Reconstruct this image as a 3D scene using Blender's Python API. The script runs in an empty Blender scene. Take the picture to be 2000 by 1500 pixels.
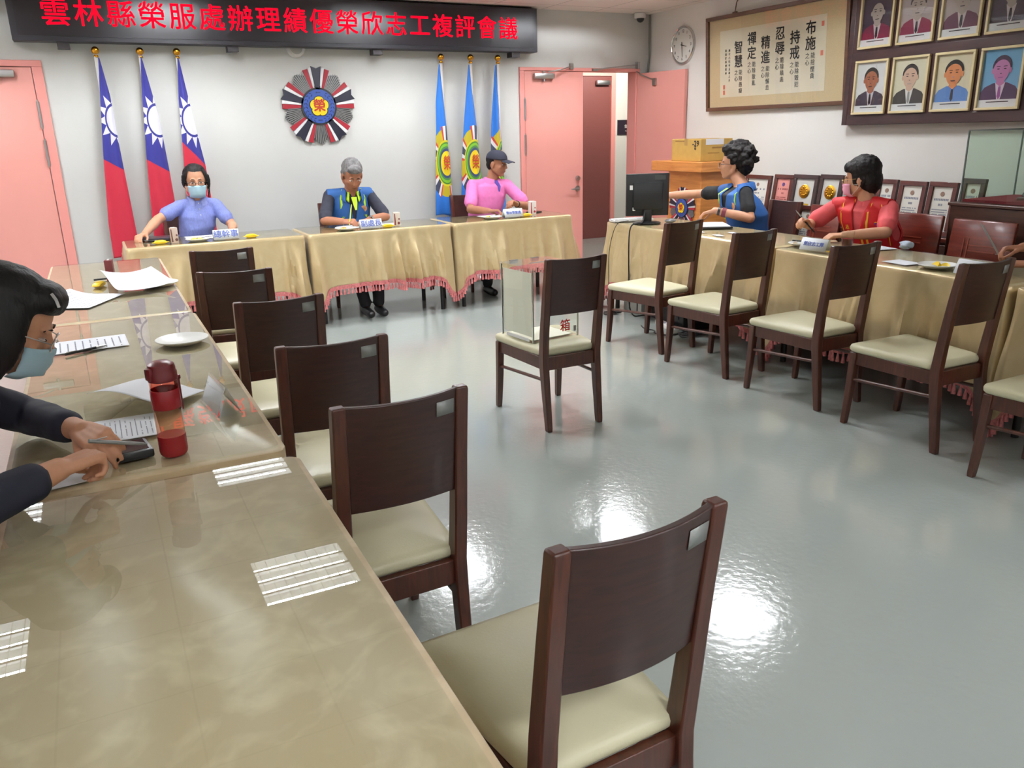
import bpy, bmesh, math, random
from mathutils import Vector, Matrix, Quaternion, noise
PI = math.pi
S = bpy.context.scene
C = S.collection
V = Vector
# ------------------------------------------------------------------ camera, exposure
cam = bpy.data.cameras.new('camera')
cam.sensor_fit = 'HORIZONTAL'; cam.sensor_width = 36.0; cam.lens = 1576.3 / 2000 * 36
cam.clip_start = 0.02; cam.clip_end = 60
camo = bpy.data.objects.new('camera', cam); C.objects.link(camo)
_r = V((0.88971417, -0.45591446, -0.02346687)); _u = V((0.15607991, 0.25547772, 0.95413322)); _f = V((0.42900787, 0.85256855, -0.29846124))
m3 = Matrix((_r, _u, -_f)).transposed()
camo.matrix_world = Matrix.Translation((0, 0, 1.5)) @ m3.to_4x4()
S.camera = camo
S.view_settings.view_transform = 'Standard'; S.view_settings.look = 'None'
S.view_settings.exposure = 0.0; S.view_settings.gamma = 1.0
S.view_settings.use_curve_mapping = False
S.cycles.max_bounces = 10; S.cycles.transparent_max_bounces = 16
S.cycles.caustics_reflective = False; S.cycles.caustics_refractive = False
S.cycles.sample_clamp_indirect = 6.0
w = bpy.data.worlds.new('world'); S.world = w; w.use_nodes = True
w.node_tree.nodes['Background'].inputs[0].default_value = (0.9, 0.95, 1, 1)
w.node_tree.nodes['Background'].inputs[1].default_value = 0.15
TUBE_POWER = 180.0          # emission of the fluorescent tubes in the ceiling troffers

# ------------------------------------------------------------------ materials
def lin(c):
    c = c / 255.0
    return c / 12.92 if c <= 0.04045 else ((c + 0.055) / 1.055) ** 2.4
def rgb(t): return (lin(t[0]), lin(t[1]), lin(t[2]), 1.0)
MATS = {}
def newmat(name):
    m = bpy.data.materials.new(name); m.use_nodes = True; MATS[name] = m
    return m, m.node_tree, m.node_tree.nodes['Principled BSDF']
def mat(name, col, rough=0.5, metal=0.0, var=0.0, scale=8.0, bump=0.0, bscale=60.0, stretch=None, spec=0.5, coat=0.0, trans=0.0, sheen=0.0, emit=0.0, alpha=1.0):
    """plain surface: one colour, optional soft colour variation and fine bump"""
    if name in MATS: return MATS[name]
    m, nt, b = newmat(name); N, L = nt.nodes, nt.links
    b.inputs['Base Color'].default_value = rgb(col); b.inputs['Roughness'].default_value = rough
    b.inputs['Metallic'].default_value = metal; b.inputs['Specular IOR Level'].default_value = spec
    b.inputs['Coat Weight'].default_value = coat; b.inputs['Transmission Weight'].default_value = trans
    b.inputs['Sheen Weight'].default_value = sheen; b.inputs['Alpha'].default_value = alpha
    if emit:
        b.inputs['Emission Color'].default_value = rgb(col); b.inputs['Emission Strength'].default_value = emit
    if var or bump:
        tc = N.new('ShaderNodeTexCoord'); mp = N.new('ShaderNodeMapping')
        L.new(tc.outputs['Object'], mp.inputs['Vector'])
        if stretch: mp.inputs['Scale'].default_value = stretch
    if var:
        nz = N.new('ShaderNodeTexNoise'); nz.inputs['Scale'].default_value = scale; nz.inputs['Detail'].default_value = 5
        L.new(mp.outputs[0], nz.inputs['Vector'])
        cr = N.new('ShaderNodeValToRGB'); L.new(nz.outputs['Fac'], cr.inputs[0])
        c = rgb(col)
        cr.color_ramp.elements[0].position = 0.3; cr.color_ramp.elements[1].position = 0.7
        cr.color_ramp.elements[0].color = tuple(max(0, k * (1 - var)) for k in c[:3]) + (1,)
        cr.color_ramp.elements[1].color = tuple(min(1, k * (1 + var)) for k in c[:3]) + (1,)
        L.new(cr.outputs[0], b.inputs['Base Color'])
    if bump:
        n2 = N.new('ShaderNodeTexNoise'); n2.inputs['Scale'].default_value = bscale; n2.inputs['Detail'].default_value = 3
        L.new(mp.outputs[0], n2.inputs['Vector'])
        bp = N.new('ShaderNodeBump'); bp.inputs['Strength'].default_value = bump; bp.inputs['Distance'].default_value = 0.01
        L.new(n2.outputs['Fac'], bp.inputs['Height']); L.new(bp.outputs[0], b.inputs['Normal'])
    return m
def glassmat(name, tint=(255, 255, 255), refl=1.0, rough=0.0, ior=1.5):
    """thin clear sheet: clear where seen straight on, mirror-like at a grazing angle (Fresnel)"""
    m = bpy.data.materials.new(name); m.use_nodes = True; MATS[name] = m
    nt = m.node_tree; N, L = nt.nodes, nt.links
    N.remove(N['Principled BSDF']); out = N['Material Output']
    fr = N.new('ShaderNodeFresnel'); fr.inputs['IOR'].default_value = ior
    tr = N.new('ShaderNodeBsdfTransparent'); tr.inputs[0].default_value = rgb(tint)
    gl = N.new('ShaderNodeBsdfGlossy'); gl.inputs['Roughness'].default_value = rough
    mu = N.new('ShaderNodeMath'); mu.operation = 'MULTIPLY'; mu.inputs[1].default_value = refl; mu.use_clamp = True
    mx = N.new('ShaderNodeMixShader')
    ge = N.new('ShaderNodeNewGeometry'); sb = N.new('ShaderNodeMath'); sb.operation = 'SUBTRACT'; sb.inputs[0].default_value = 1.0; m2 = N.new('ShaderNodeMath'); m2.operation = 'MULTIPLY'
    L.new(ge.outputs['Backfacing'], sb.inputs[1]); L.new(sb.outputs[0], m2.inputs[0]); L.new(mu.outputs[0], m2.inputs[1])
    L.new(fr.outputs[0], mu.inputs[0]); L.new(m2.outputs[0], mx.inputs[0]); L.new(tr.outputs[0], mx.inputs[1]); L.new(gl.outputs[0], mx.inputs[2])
    L.new(mx.outputs[0], out.inputs[0])
    return m
def emat(name, col, s):
    m = bpy.data.materials.new(name); m.use_nodes = True; MATS[name] = m
    nt = m.node_tree; nt.nodes.remove(nt.nodes['Principled BSDF'])
    e = nt.nodes.new('ShaderNodeEmission'); e.inputs[0].default_value = rgb(col); e.inputs[1].default_value = s
    nt.links.new(e.outputs[0], nt.nodes['Material Output'].inputs[0])
    return m

# ------------------------------------------------------------------ mesh builder
def basis(z, x=None):
    """3x3 frame whose z axis is the given direction"""
    z = V(z).normalized()
    if x is None: x = V((1, 0, 0)) if abs(z.x) < 0.8 else V((0, 1, 0))
    y = z.cross(V(x)).normalized(); x = y.cross(z).normalized()
    return Matrix((x, y, z)).transposed()
class MB:
    def __init__(self): self.bm = bmesh.new(); self.mi = 0; self.uv = None
    def face(self, vs):
        try: f = self.bm.faces.new(vs)
        except ValueError: return None
        f.material_index = self.mi; return f
    def box(self, c, s, rot=None, bev=0.0):
        c = V(c); hx, hy, hz = s[0] / 2, s[1] / 2, s[2] / 2
        M = rot if rot is not None else Matrix.Identity(3)
        P = [(-hx, -hy, -hz), (hx, -hy, -hz), (hx, hy, -hz), (-hx, hy, -hz), (-hx, -hy, hz), (hx, -hy, hz), (hx, hy, hz), (-hx, hy, hz)]
        vs = [self.bm.verts.new(c + M @ V(p)) for p in P]
        fs = [self.face([vs[i] for i in q]) for q in ((0, 3, 2, 1), (4, 5, 6, 7), (0, 1, 5, 4), (1, 2, 6, 5), (2, 3, 7, 6), (3, 0, 4, 7))]
        if bev:
            es = list({e for f in fs for e in f.edges})
            r = bmesh.ops.bevel(self.bm, geom=es, offset=bev, segments=2, affect='EDGES', profile=0.5)
            for f in r['faces']: f.material_index = self.mi
        return self
    def bb(self, lo, hi, bev=0.0):
        lo, hi = V(lo), V(hi)
        return self.box((lo + hi) / 2, hi - lo, bev=bev)
    def loft(self, rings, cap=True, closed=True):
        R = [[self.bm.verts.new(V(p)) for p in r] for r in rings]
        n = len(R[0])
        for a, b in zip(R, R[1:]):
            for i in range(n if closed else n - 1):
                j = (i + 1) % n
                self.face([a[i], a[j], b[j], b[i]])
        if cap and closed:
            self.face(list(reversed(R[0]))); self.face(R[-1])
        return R
    def tube(self, pts, rad, n=10, cap=True, sx=1.0):
        """round bar along points; rad may be a number or one per point"""
        pts = [V(p) for p in pts]; k = len(pts)
        rr = rad if isinstance(rad, (list, tuple)) else [rad] * k
        rings = []; x = None
        for i, p in enumerate(pts):
            d = (pts[min(i + 1, k - 1)] - pts[max(i - 1, 0)])
            if d.length < 1e-9: d = V((0, 0, 1))
            F = basis(d, x if x is not None and abs(d.normalized().dot(x)) < 0.95 else None); x = F.col[0].copy()
            rings.append([p + F @ V((sx * rr[i] * math.cos(2 * PI * j / n), rr[i] * math.sin(2 * PI * j / n), 0)) for j in range(n)])
        self.loft(rings, cap); return self
    def cone(self, a, b, ra, rb, n=12, m=4):
        """tapered limb piece with round ends"""
        a, b = V(a), V(b); d = b - a
        if d.length < 1e-6: d = V((0, 0, 1e-4))
        F = basis(d); z = F.col[2]; rings = []
        for i in range(m + 1):
            t = -PI / 2 + (PI / 2) * i / m
            t = max(t, -PI / 2 + 0.08)
            rings.append((a + z * ra * math.sin(t), ra * math.cos(t)))
        for i in range(m + 1):
            t = (PI / 2) * i / m; t = min(t, PI / 2 - 0.08)
            rings.append((b + z * rb * math.sin(t), rb * math.cos(t)))
        self.loft([[p + F @ V((r * math.cos(2 * PI * j / n), r * math.sin(2 * PI * j / n), 0)) for j in range(n)] for p, r in rings])
        return self
    def ell(self, c, r, F=None, n=20, m=12):
        """ellipsoid with radii r in frame F"""
        c = V(c); F = F or Matrix.Identity(3); rings = []
        for i in range(m + 1):
            t = -PI / 2 + PI * i / m; t = max(-PI / 2 + 0.05, min(PI / 2 - 0.05, t))
            rings.append([c + F @ V((r[0] * math.cos(t) * math.cos(2 * PI * j / n), r[1] * math.cos(t) * math.sin(2 * PI * j / n), r[2] * math.sin(t))) for j in range(n)])
        self.loft(rings); return self
    def lathe(self, prof, c=(0, 0, 0), F=None, n=28, cap=True):
        c = V(c); F = F or Matrix.Identity(3)
        self.loft([[c + F @ V((max(r, 1e-4) * math.cos(2 * PI * j / n), max(r, 1e-4) * math.sin(2 * PI * j / n), z)) for j in range(n)] for r, z in prof], cap)
        return self
    def prism(self, poly, M, depth):
        """polygon (2-D points) in frame M (4x4, extruded along its z by depth)"""
        A = [self.bm.verts.new(M @ V((p[0], p[1], 0))) for p in poly]; B = [self.bm.verts.new(M @ V((p[0], p[1], depth))) for p in poly]
        self.face(list(reversed(A))); self.face(B); n = len(poly)
        for i in range(n): self.face([A[i], A[(i + 1) % n], B[(i + 1) % n], B[i]])
        return self
def basemat(o):
    M = Matrix.Identity(4); k = o
    while k is not None: M = k.matrix_basis @ M; k = k.parent
    return M
def tag(o, label=None, cat=None, group=None, kind=None):
    if label: o['label'] = label
    if cat: o['category'] = cat
    if group: o['group'] = group
    if kind: o['kind'] = kind
    return o
def finish(name, me, mats, parent=None, world=True, smooth=None):
    o = bpy.data.objects.new(name, me); C.objects.link(o)
    if mats is not None:
        for m in (mats if isinstance(mats, (list, tuple)) else [mats]): me.materials.append(m)
    if parent is not None:
        if world: me.transform(basemat(parent).inverted())
        o.parent = parent
    elif world:                     # origin to the thing's base
        xs = [v.co for v in me.vertices]
        if xs:
            b = V(((min(p.x for p in xs) + max(p.x for p in xs)) / 2, (min(p.y for p in xs) + max(p.y for p in xs)) / 2, min(p.z for p in xs)))
            me.transform(Matrix.Translation(-b)); o.location = b
    if smooth is not None:
        if smooth >= 180: me.shade_smooth()
        else: me.set_sharp_from_angle(angle=math.radians(smooth)); me.polygons.foreach_set('use_smooth', [True] * len(me.polygons))
    return o
def obj(name, mb, mats, parent=None, world=True, smooth=40, bevel=0.0, norm=True):
    """link what the builder holds as ONE mesh object"""
    if norm: bmesh.ops.recalc_face_normals(mb.bm, faces=mb.bm.faces[:])
    me = bpy.data.meshes.new(name); mb.bm.to_mesh(me); mb.bm.free()
    o = finish(name, me, mats, parent, world, smooth)
    if bevel:
        b = o.modifiers.new('bevel', 'BEVEL'); b.width = bevel; b.segments = 2; b.limit_method = 'ANGLE'; b.angle_limit = math.radians(40)
    return o
def thing(name, label, cat, loc=(0, 0, 0), rz=0.0, group=None, kind=None):
    o = bpy.data.objects.new(name, None); C.objects.link(o); o.empty_display_size = 0.1
    o.location = loc; o.rotation_euler = (0, 0, rz)
    return tag(o, label, cat, group, kind)
def dup(root, loc=None, rz=None, label=None, group=None):
    r = root.copy(); C.objects.link(r)
    if loc is not None: r.location = loc
    if rz is not None: r.rotation_euler = (0, 0, rz)
    tag(r, label, None, group)
    for ch in list(root.children):
        c = ch.copy(); C.objects.link(c); c.parent = r
        for g in ch.children:
            d = g.copy(); C.objects.link(d); d.parent = c
    return r
def frame(o, x, y):
    """4x4 frame: origin, x direction, y direction (z = x cross y faces the reader)"""
    x = V(x).normalized(); y = V(y); y = (y - x * y.dot(x)).normalized(); z = x.cross(y)
    M = Matrix((x, y, z)).transposed().to_4x4(); M.translation = V(o); return M
def textmesh(s, size, M, bold=0.0, depth=0.0005, align='CENTER', spacing=1.0, sx=1.0):
    c = bpy.data.curves.new('lettering', 'FONT'); c.body = s; c.size = size; c.align_x = align; c.align_y = 'CENTER'
    c.extrude = depth; c.space_character = spacing; c.resolution_u = 2
    o = bpy.data.objects.new('lettering', c); C.objects.link(o)
    dg = bpy.context.evaluated_depsgraph_get()
    me = bpy.data.meshes.new_from_object(o.evaluated_get(dg))
    bpy.data.objects.remove(o); bpy.data.curves.remove(c)
    if bold:                                                        # heavier strokes: the glyph struck five times, slightly shifted
        bm = bmesh.new()
        for dx, dy, dz in ((0, 0, 0), (bold, 0, .00004), (-bold, 0, .00008), (0, bold, .00012), (0, -bold, .00016)):
            me.transform(Matrix.Translation((dx, dy, dz))); bm.from_mesh(me); me.transform(Matrix.Translation((-dx, -dy, -dz)))
        bm.to_mesh(me); bm.free()
    me.transform(M @ Matrix.Diagonal((sx, 1, 1, 1))); me.materials.clear()
    return me
def texts(name, items, m, parent, bold=0.0, depth=0.0005):
    """several strings (text, size, frame[, align]) as one part of lettering"""
    bm = bmesh.new()
    for it in items:
        me = textmesh(it[0], it[1], it[2], bold, depth, it[3] if len(it) > 3 else 'CENTER')
        bm.from_mesh(me); bpy.data.meshes.remove(me)
    me = bpy.data.meshes.new(name); bm.to_mesh(me); bm.free()
    return finish(name, me, m, parent)
def remeshed(name, mb, voxel, mats, parent, smooth_it=4, cut=None, thick=0.0, disp=None):
    """melt the overlapping pieces of a builder into one continuous skin"""
    bmesh.ops.recalc_face_normals(mb.bm, faces=mb.bm.faces[:])
    me = bpy.data.meshes.new(name); mb.bm.to_mesh(me); mb.bm.free()
    o = bpy.data.objects.new(name, me); C.objects.link(o)
    r = o.modifiers.new('r', 'REMESH'); r.mode = 'VOXEL'; r.voxel_size = voxel
    if smooth_it:
        s = o.modifiers.new('s', 'SMOOTH'); s.factor = 0.5; s.iterations = smooth_it
    dg = bpy.context.evaluated_depsgraph_get()
    me2 = bpy.data.meshes.new_from_object(o.evaluated_get(dg)); me2.name = name
    bpy.data.objects.remove(o); bpy.data.meshes.remove(me)
    if disp:
        new = [v.co + v.normal * disp(v.co) for v in me2.vertices]
        me2.vertices.foreach_set('co', [k for q in new for k in q]); me2.update()
    if cut:
        bm = bmesh.new(); bm.from_mesh(me2)
        bmesh.ops.delete(bm, geom=[f for f in bm.faces if cut(f.calc_center_median())], context='FACES')
        for _ in range(8):                                          # even out the cut edge
            mv = {v: sum(((e.other_vert(v).co) for e in v.link_edges if e.is_boundary), V()) / max(1, sum(e.is_boundary for e in v.link_edges)) for v in bm.verts if v.is_boundary}
            for v, q in mv.items(): v.co = v.co.lerp(q, .5)
        bm.to_mesh(me2); bm.free()
    me2.materials.clear()
    oo = finish(name, me2, mats, parent, True, 180)
    if thick:
        sm = oo.modifiers.new('thickness', 'SOLIDIFY'); sm.thickness = thick; sm.offset = 1
    return oo
# ------------------------------------------------------------------ the materials of the room
M_wall = mat('wall_paint', (236, 234, 228), 0.75, var=0.02, scale=1.5, bump=0.05, bscale=90)
M_wall2 = mat('corridor_paint', (215, 212, 205), 0.8)
M_pink = mat('pink_door_paint', (230, 158, 148), 0.42, var=0.03, scale=2)
M_pinkframe = mat('pink_frame_paint', (234, 154, 146), 0.45)
M_steel = mat('brushed_steel', (185, 185, 185), 0.35, 1.0)
M_dark = mat('dark_metal', (32, 31, 32), 0.45)
M_black = mat('black_plastic', (22, 22, 24), 0.4)
M_white = mat('white_plastic', (228, 226, 222), 0.4)
M_gold = mat('gold_finial', (215, 155, 50), 0.18, 1.0)
M_paper = mat('white_paper', (232, 234, 240), 0.8)
M_ink = mat('grey_print', (138, 140, 152), 0.8)
M_bluei = mat('blue_print', (95, 110, 175), 0.8)
M_redink = mat('red_print', (205, 30, 35), 0.7)
M_blackink = mat('brush_ink', (38, 36, 36), 0.8)
M_cream = mat('cream_vinyl', (206, 200, 168), 0.38, var=0.03, scale=4, bump=0.05, bscale=180)
M_sticker = mat('silver_sticker', (150, 152, 150), 0.4, 0.3)
M_glass = glassmat('table_glass', (252, 254, 252), 1.4)
M_glass2 = glassmat('frosted_table_glass', (252, 254, 252), .75, .08)
M_clear = glassmat('acrylic', (253, 254, 253), 1.0)
M_greenglass = glassmat('case_glass', (244, 250, 246), .8)
M_fringe = mat('pink_fringe', (214, 128, 128), 0.8, var=0.25, scale=90)
M_yellow = mat('yellow_wrapper', (240, 205, 40), 0.35)
M_plate = mat('white_plate', (236, 236, 232), 0.35)
M_skin = mat('skin', (206, 150, 118), 0.55, var=0.05, scale=25)
M_skin2 = mat('tanned_skin', (172, 116, 88), 0.55, var=0.05, scale=25)
M_hair = mat('black_hair', (24, 20, 20), 0.6, var=0.4, scale=60, stretch=(1, 1, .2), bump=.3, bscale=160, spec=.25)
M_grey = mat('grey_hair', (120, 118, 118), 0.55, var=0.45, scale=45, stretch=(1, 1, .3), bump=.5, bscale=150)
M_eye = mat('eye_white', (206, 192, 186), 0.35)
M_iris = mat('dark_iris', (30, 20, 16), 0.2)
M_mask = mat('surgical_mask', (176, 210, 226), 0.8)
M_pmask = mat('pink_mask', (235, 165, 190), 0.8)

def wood(name, a, b, rough=0.35, scale=3.0, stretch=(1, 1, 12), coat=0.3, axis_swap=None):
    m, nt, bs = newmat(name); N, L = nt.nodes, nt.links
    tc = N.new('ShaderNodeTexCoord'); mp = N.new('ShaderNodeMapping'); mp.inputs['Scale'].default_value = stretch
    nz = N.new('ShaderNodeTexNoise'); nz.inputs['Scale'].default_value = scale; nz.inputs['Detail'].default_value = 7; nz.inputs['Distortion'].default_value = 0.6
    cr = N.new('ShaderNodeValToRGB'); cr.color_ramp.elements[0].position = 0.32; cr.color_ramp.elements[1].position = 0.68
    cr.color_ramp.elements[0].color = rgb(a); cr.color_ramp.elements[1].color = rgb(b)
    L.new(tc.outputs['Object'], mp.inputs[0]); L.new(mp.outputs[0], nz.inputs['Vector']); L.new(nz.outputs['Fac'], cr.inputs[0]); L.new(cr.outputs[0], bs.inputs['Base Color'])
    bs.inputs['Roughness'].default_value = rough; bs.inputs['Coat Weight'].default_value = coat; bs.inputs['Coat Roughness'].default_value = 0.15
    return m
M_walnut = wood('walnut_stain', (60, 27, 18), (84, 41, 26), 0.36, 6, (14, 14, 1.2), 0.18)
M_walnutb = wood('walnut_stain_back', (42, 18, 15), (57, 27, 21), 0.4, 6, (1.2, 14, 14), 0.15)
M_redwood = wood('rosewood', (92, 36, 26), (122, 52, 38), 0.28, 5, (1.2, 1.2, 10), 0.5)
M_brown = wood('brown_cabinet_wood', (66, 40, 32), (86, 54, 42), 0.4, 4, (1, 1, 10), 0.2)
M_oak = wood('honey_oak', (196, 122, 58), (220, 148, 78), 0.4, 4, (1, 1, 9), 0.2)
M_frame = wood('dark_frame_wood', (52, 34, 34), (66, 44, 42), 0.35, 5, (1, 1, 6), 0.3)
M_frame2 = wood('brown_frame_wood', (84, 56, 42), (104, 72, 52), 0.4, 5, (1, 1, 6), 0.2)
M_plaque = wood('plaque_wood', (74, 34, 30), (98, 48, 40), 0.3, 5, (1, 1, 6), 0.4)

def floor_mat():
    m, nt, b = newmat('grey_epoxy_floor'); N, L = nt.nodes, nt.links
    tc = N.new('ShaderNodeTexCoord')
    nz = N.new('ShaderNodeTexNoise'); nz.inputs['Scale'].default_value = 1.2; nz.inputs['Detail'].default_value = 5
    cr = N.new('ShaderNodeValToRGB'); cr.color_ramp.elements[0].color = rgb((156, 163, 159)); cr.color_ramp.elements[1].color = rgb((169, 175, 170))
    n2 = N.new('ShaderNodeTexNoise'); n2.inputs['Scale'].default_value = 38; n2.inputs['Detail'].default_value = 2
    n3 = N.new('ShaderNodeTexNoise'); n3.inputs['Scale'].default_value = 3; n3.inputs['Detail'].default_value = 4
    bp = N.new('ShaderNodeBump'); bp.inputs['Strength'].default_value = 0.09; bp.inputs['Distance'].default_value = 0.01
    rr = N.new('ShaderNodeMapRange'); rr.inputs['To Min'].default_value = 0.09; rr.inputs['To Max'].default_value = 0.17
    for n in (nz, n2, n3): L.new(tc.outputs['Object'], n.inputs['Vector'])
    L.new(nz.outputs['Fac'], cr.inputs[0]); L.new(cr.outputs[0], b.inputs['Base Color'])
    L.new(n3.outputs['Fac'], rr.inputs['Value']); L.new(rr.outputs[0], b.inputs['Roughness'])
    L.new(n2.outputs['Fac'], bp.inputs['Height']); L.new(bp.outputs[0], b.inputs['Normal'])
    b.inputs['Coat Weight'].default_value = .22; b.inputs['Coat Roughness'].default_value = .07
    return m
M_floor = floor_mat()
def ceil_mat():
    m, nt, b = newmat('ceiling_tiles'); N, L = nt.nodes, nt.links
    tc = N.new('ShaderNodeTexCoord'); br = N.new('ShaderNodeTexBrick')
    br.offset = 0; br.inputs['Scale'].default_value = 1; br.inputs['Brick Width'].default_value = .62; br.inputs['Row Height'].default_value = .62
    br.inputs['Mortar Size'].default_value = .006; br.inputs['Color1'].default_value = rgb((238, 230, 222)); br.inputs['Color2'].default_value = rgb((236, 228, 220)); br.inputs['Mortar'].default_value = rgb((190, 182, 176))
    L.new(tc.outputs['Object'], br.inputs['Vector']); L.new(br.outputs[0], b.inputs['Base Color']); b.inputs['Roughness'].default_value = .9
    return m
M_ceil = ceil_mat()
def satin(name, a, b, pat=0.0):
    """champagne satin with a faint woven floral"""
    m, nt, bs = newmat(name); N, L = nt.nodes, nt.links
    tc = N.new('ShaderNodeTexCoord')
    n1 = N.new('ShaderNodeTexNoise'); n1.inputs['Scale'].default_value = 5; n1.inputs['Detail'].default_value = 6; n1.inputs['Distortion'].default_value = 2.5
    vo = N.new('ShaderNodeTexVoronoi'); vo.feature = 'DISTANCE_TO_EDGE'; vo.inputs['Scale'].default_value = 7
    nd = N.new('ShaderNodeTexNoise'); nd.inputs['Scale'].default_value = 6; nd.inputs['Detail'].default_value = 3
    ad = N.new('ShaderNodeMixRGB'); ad.inputs[0].default_value = 0.35
    L.new(tc.outputs['Object'], nd.inputs['Vector']); L.new(tc.outputs['Object'], ad.inputs[1]); L.new(nd.outputs['Color'], ad.inputs[2]); L.new(ad.outputs[0], vo.inputs['Vector'])
    L.new(tc.outputs['Object'], n1.inputs['Vector'])
    mx = N.new('ShaderNodeMath'); mx.operation = 'MULTIPLY_ADD'; mx.inputs[1].default_value = -pat * 3.0
    L.new(vo.outputs['Distance'], mx.inputs[0]); L.new(n1.outputs['Fac'], mx.inputs[2])
    cr = N.new('ShaderNodeValToRGB'); cr.color_ramp.elements[0].position = 0.36; cr.color_ramp.elements[1].position = 0.64
    cr.color_ramp.elements[0].color = rgb(a); cr.color_ramp.elements[1].color = rgb(b)
    L.new(mx.outputs[0], cr.inputs[0]); L.new(cr.outputs[0], bs.inputs['Base Color'])
    bs.inputs['Roughness'].default_value = 0.32; bs.inputs['Sheen Weight'].default_value = 0.15; bs.inputs['Specular IOR Level'].default_value = 0.6; bs.inputs['Metallic'].default_value = 0.0 if pat else 0.35
    bp = N.new('ShaderNodeBump'); bp.inputs['Strength'].default_value = 0.12 if pat else 0.04; bp.inputs['Distance'].default_value = 0.004
    L.new(mx.outputs[0], bp.inputs['Height']); L.new(bp.outputs[0], bs.inputs['Normal'])
    return m
M_satin = satin('champagne_satin', (206, 182, 137), (211, 189, 146))
M_broc = satin('champagne_brocade', (210, 187, 150), (230, 209, 174), 0.25)
# ------------------------------------------------------------------ room shell
XR, YB, ZC, XL, YF = 5.77, 7.9, 2.69, -1.9, -2.6
LX = (-1.0, 0.86, 2.73, 4.6); LY = (-1.15, 0.83, 2.8, 4.78, 6.75)   # troffer centres
def struct(name, mb, m, parent=None, **k):
    o = obj(name, mb, m, parent, **k)
    if parent is None: o['kind'] = 'structure'
    return o
mb = MB(); mb.bb((XL - .2, YF - .2, -.1), (9.0, 10.2, 0)); struct('floor', mb, M_floor)
mb = MB()                                                       # ceiling with openings for the recessed troffers
xs = [XL - .1]; ys = [YF - .1]
for x in LX: xs += [x - .3, x + .3]
for y in LY: ys += [y - .3, y + .3]
xs.append(XR + .1); ys.append(YB + .1)
for i in range(len(xs) - 1):
    for j in range(len(ys) - 1):
        if i % 2 and j % 2: continue
        mb.bb((xs[i], ys[j], ZC), (xs[i + 1], ys[j + 1], ZC + .02))
bmesh.ops.remove_doubles(mb.bm, verts=mb.bm.verts[:], dist=1e-4)
struct('ceiling', mb, M_ceil)
mb = MB(); DX0, DX1, DZ = 4.142, 5.655, 2.133                     # right double door opening in the back wall
mb.bb((XL - .15, YB, 0), (-1.2, YB + .15, ZC)); mb.bb((-1.2, YB, 2.133), (-.18, YB + .15, ZC)); mb.bb((-.18, YB, 0), (DX0, YB + .15, ZC))
mb.bb((DX0, YB, DZ), (DX1, YB + .15, ZC)); mb.bb((DX1, YB, 0), (XR + .15, YB + .15, ZC)); struct('wall_back', mb, mat('dimmed_wall_paint', (208, 208, 204), 0.75, var=0.02, scale=1.5, bump=0.05, bscale=90))  # same paint as the other walls, greyed in colour to offset the nearby lamps
mb = MB(); mb.bb((XR, YF, 0), (XR + .15, YB, ZC)); struct('wall_right', mb, M_wall)
mb = MB(); mb.bb((XL - .15, YF, 0), (XL, YB, ZC)); struct('wall_left', mb, M_wall)
mb = MB(); mb.bb((XL - .15, YF - .15, 0), (XR + .15, YF, ZC)); struct('wall_front', mb, M_wall)
mb = MB(); mb.bb((3.2, 10.0, 0), (9.0, 10.15, 2.6)); mb.bb((3.05, YB + .15, 0), (3.2, 10.0, 2.6)); mb.bb((9.0, YB + .15, 0), (9.15, 10.0, 2.6)); struct('wall_corridor', mb, M_wall2)
mb = MB(); mb.bb((3.05, YB + .15, 2.6), (9.15, 10.15, 2.7)); struct('ceiling_corridor', mb, M_wall2)
# left door
d = thing('door_1', 'closed salmon pink door at the left end of the back wall', 'door', (-.7, YB, 0), kind='structure')
mb = MB(); mb.bb((-1.2, YB - .02, 0), (-1.13, YB + .1, 2.085)); mb.bb((-.255, YB - .02, 0), (-.18, YB + .1, 2.085)); mb.bb((-1.2, YB - .02, 2.085), (-.18, YB + .1, 2.133)); obj('door_frame', mb, M_pinkframe, d, bevel=.004)
mb = MB(); mb.bb((-1.125, YB - .01, .01), (-.26, YB + .04, 2.08)); obj('door_leaf', mb, M_pink, d, bevel=.004)
def hinge(x, y, z, par):
    mb = MB(); mb.tube([(x, y, z - .1), (x, y, z + .1)], .011, 10); mb.tube([(x, y, z - .115), (x, y, z + .115)], .006, 8); obj('hinge', mb, M_steel, par)
for z in (1.72, 1.42, .3): hinge(-.257, YB - .022, z, d)
def closer(x, y, z, par, s=1):
    mb = MB(); mb.bb((x - .12, y - .05, z - .028), (x + .12, y, z + .028), .012); mb.tube([(x, y - .025, z - .05), (x, y - .025, z + .05)], .013, 10); obj('door_closer', mb, M_steel, par)
    mb = MB(); mb.tube([(x + .04 * s, y - .04, z + .04), (x + .16 * s, y - .1, z + .06), (x + .34 * s, y - .02, z + .1)], .007, 8); mb.bb((x + .34 * s - .02, y - .03, z + .07), (x + .34 * s + .02, y, z + .13)); obj('closer_arm', mb, M_steel, par)
closer(-.5, YB - .01, 2.03, d, -1)
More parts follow.
